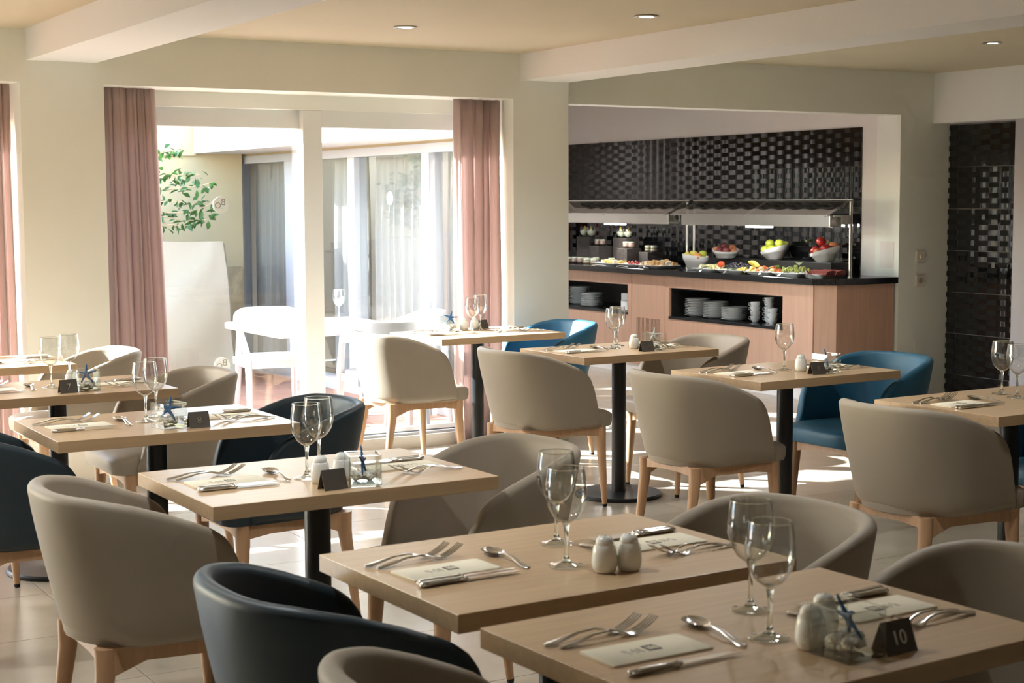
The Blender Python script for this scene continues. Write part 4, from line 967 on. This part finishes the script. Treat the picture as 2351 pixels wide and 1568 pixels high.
bits('pastry', 20, PX+.02, 11.06, .15, .31, ZT+.032, lambda rn: MB().box(-.03, .03, -.014, .014, -.006, .022), ['pastry', 'pastry_pale', 'pastry'], 'brown pastry stacked on the pastry platter', 'pastry', 'brown pastries', 46, rz=.3, pile=.03)
# dessert display: dark woven risers, goblets and jars
RIS = [(8.36, 12.66, .22, .24, 'wide woven riser under the first pair of goblets'), (8.30, 12.38, .16, .16, 'low woven riser beside the wide riser'), (8.36, 12.05, .20, .24, 'tall woven riser under the second pair of goblets'),
       (8.22, 11.80, .16, .15, 'woven riser in front of the tall riser'), (8.33, 11.62, .14, .12, 'low woven riser under the cream cups')]
for (x, y, ly, h, l) in RIS:
    lab(obj('display_riser', MB().box(x-.08, x+.08, y-ly/2, y+ly/2, ZT, ZT+h), 'wicker', bevel=.003), 'dark '+l, 'riser', 'woven display risers')
GOB = MB().lathe([(.001, 0), (.024, 0), (.036, .016), (.045, .045), (.043, .075), (.037, .098), (.036, .098), (.042, .075), (.044, .045), (.035, .018), (.001, .004)], 20, cap0=False, cap1=False).mesh('glass', 'bowl_glass', smooth=60)
FILL = MB().lathe([(.001, .004), (.034, .018), (.043, .045), (.041, .052), (.02, .06), (.001, .064)], 16, cap0=False, cap1=False).mesh('cream_filling', 'cream_food', smooth='all')
TOPF = MB().add([(-.012, -.004, .055), (.012, -.006, .055), (.02, 0, .085), (.004, .004, .105), (-.01, .003, .08), (0, .012, .06)], [(0,1,2,3,4), (1,5,2), (5,0,4,3), (2,5,3)]).mesh('fruit_topping', 'banana')
for k, (x, y, z, l) in enumerate(((8.34, 12.72, ZT+.2402, 'first goblet pair, nearer the column'), (8.34, 12.60, ZT+.2402, 'first goblet pair, nearer the fruit'), (8.34, 12.10, ZT+.2402, 'second goblet pair, nearer the column'), (8.34, 11.99, ZT+.2402, 'second goblet pair, nearer the fruit'))):
    e = empty('dessert_goblet', (x, y, z), k*1.3); link('glass', GOB, e); link('cream_filling', FILL, e); link('fruit_topping', TOPF, e)
    lab(e, 'glass goblet of yellow cream dessert, '+l, 'dessert', 'cream dessert goblets')
JG = MB().lathe([(.001, 0), (.028, 0), (.032, .004), (.034, .05), (.030, .062), (.029, .062), (.032, .05), (.030, .006), (.001, .003)], 16, cap0=False, cap1=False).mesh('glass', 'bowl_glass', smooth=60)
def layers(ms): return [MB().lathe([(.001, z0), (.0295, z0+.001), (.031, z0+h/2), (.0295, z0+h-.001), (.001, z0+h)], 14, cap0=False, cap1=False).mesh('layer', m, smooth=60) for (m, z0, h) in ms]
JA = layers((('biscuit', .004, .010), ('cream_food', .014, .014), ('biscuit', .028, .008), ('cream_food', .036, .022)))
JB = layers((('chocolate', .004, .012), ('mousse', .016, .034), ('cream_food', .050, .010)))
jars = [(8.03, 12.52, ZT, 'a', 'front row'), (8.03, 12.42, ZT, 'b', 'front row'), (8.03, 12.32, ZT, 'b', 'front row'), (8.02, 12.20, ZT, 'a', 'front row'), (8.02, 12.09, ZT, 'a', 'front row'), (8.02, 12.62, ZT, 'a', 'front row'),
        (8.30, 12.43, ZT+.1602, 'b', 'low riser'), (8.30, 12.35, ZT+.1602, 'b', 'low riser'), (8.22, 11.85, ZT+.1502, 'b', 'riser in front of the tall riser'), (8.22, 11.76, ZT+.1502, 'b', 'riser in front of the tall riser'),
        (8.33, 11.66, ZT+.1202, 'a', 'riser of cream cups'), (8.33, 11.57, ZT+.1202, 'a', 'riser of cream cups'), (8.16, 12.25, ZT, 'a', 'gap behind the front row'), (8.15, 11.98, ZT, 'b', 'gap behind the front row')]
cntj = {}
for (x, y, z, kd, l) in jars:
    e = empty('dessert_jar', (x, y, z), 0); link('glass', JG, e)
    for me in (JA if kd == 'a' else JB): link('layer', me, e)
    q = (kd, l); cntj[q] = cntj.get(q, 0)+1
    lab(e, '%s jar, %s, %s from the column' % ({'a': 'layered cream dessert', 'b': 'chocolate mousse dessert'}[kd], l, ('first', 'second', 'third', 'fourth')[cntj[q]-1]), 'dessert', 'dessert jars')
# serving tongs
TONG = MB().tube([(0, .004, .004), (.05, .009, .012), (.10, .012, .014), (.15, .006, .006)], [.003, .004, .004, .007], 6).tube([(0, -.004, .004), (.05, -.009, .012), (.10, -.012, .014), (.15, -.006, .006)], [.003, .004, .004, .007], 6).mesh('tongs', 'steel', smooth=50)
for k, (x, y, rz, l) in enumerate(((7.84, 11.60, 2.0, 'cake'), (7.84, 11.27, 1.6, 'sausage'), (7.85, 10.98, 1.5, 'pastry'), (7.83, 10.25, .2, 'melon'), (7.83, 9.93, .2, 'black grape'), (7.83, 9.50, .2, 'papaya'), (7.83, 9.27, .1, 'green grape'), (7.84, 8.95, .9, 'cold cut'))):
    lab(link('serving_tongs', TONG, None, (x, y, ZT+.001), rot=(0, -.28 if k > 2 else 0, rz)), 'steel serving tongs in front of the %s platter' % l, 'tongs', 'serving tongs')
# red fire extinguisher at the far end, mostly hidden by the column
e = empty('fire_extinguisher', (8.45, 13.26, 1.0))
obj('cylinder', MB().lathe([(.05, 0), (.06, .01), (.06, .38), (.04, .44), (.015, .46)], 18), 'red_paint', e, smooth=45)
obj('valve', MB().box(-.02, .02, -.03, .03, .46, .50), 'black_rubber', e)
obj('hose', MB().tube([(-.02, 0, .48), (-.09, -.03, .5), (-.11, -.05, .35), (-.08, -.05, .15)], .010, 6), 'black_rubber', e, smooth=60)
obj('wall_bracket', MB().box(.04, .115, -.02, .02, .2, .24), 'black_metal', e)
lab(e, 'red fire extinguisher with black hose on the wall beside the column', 'extinguisher')
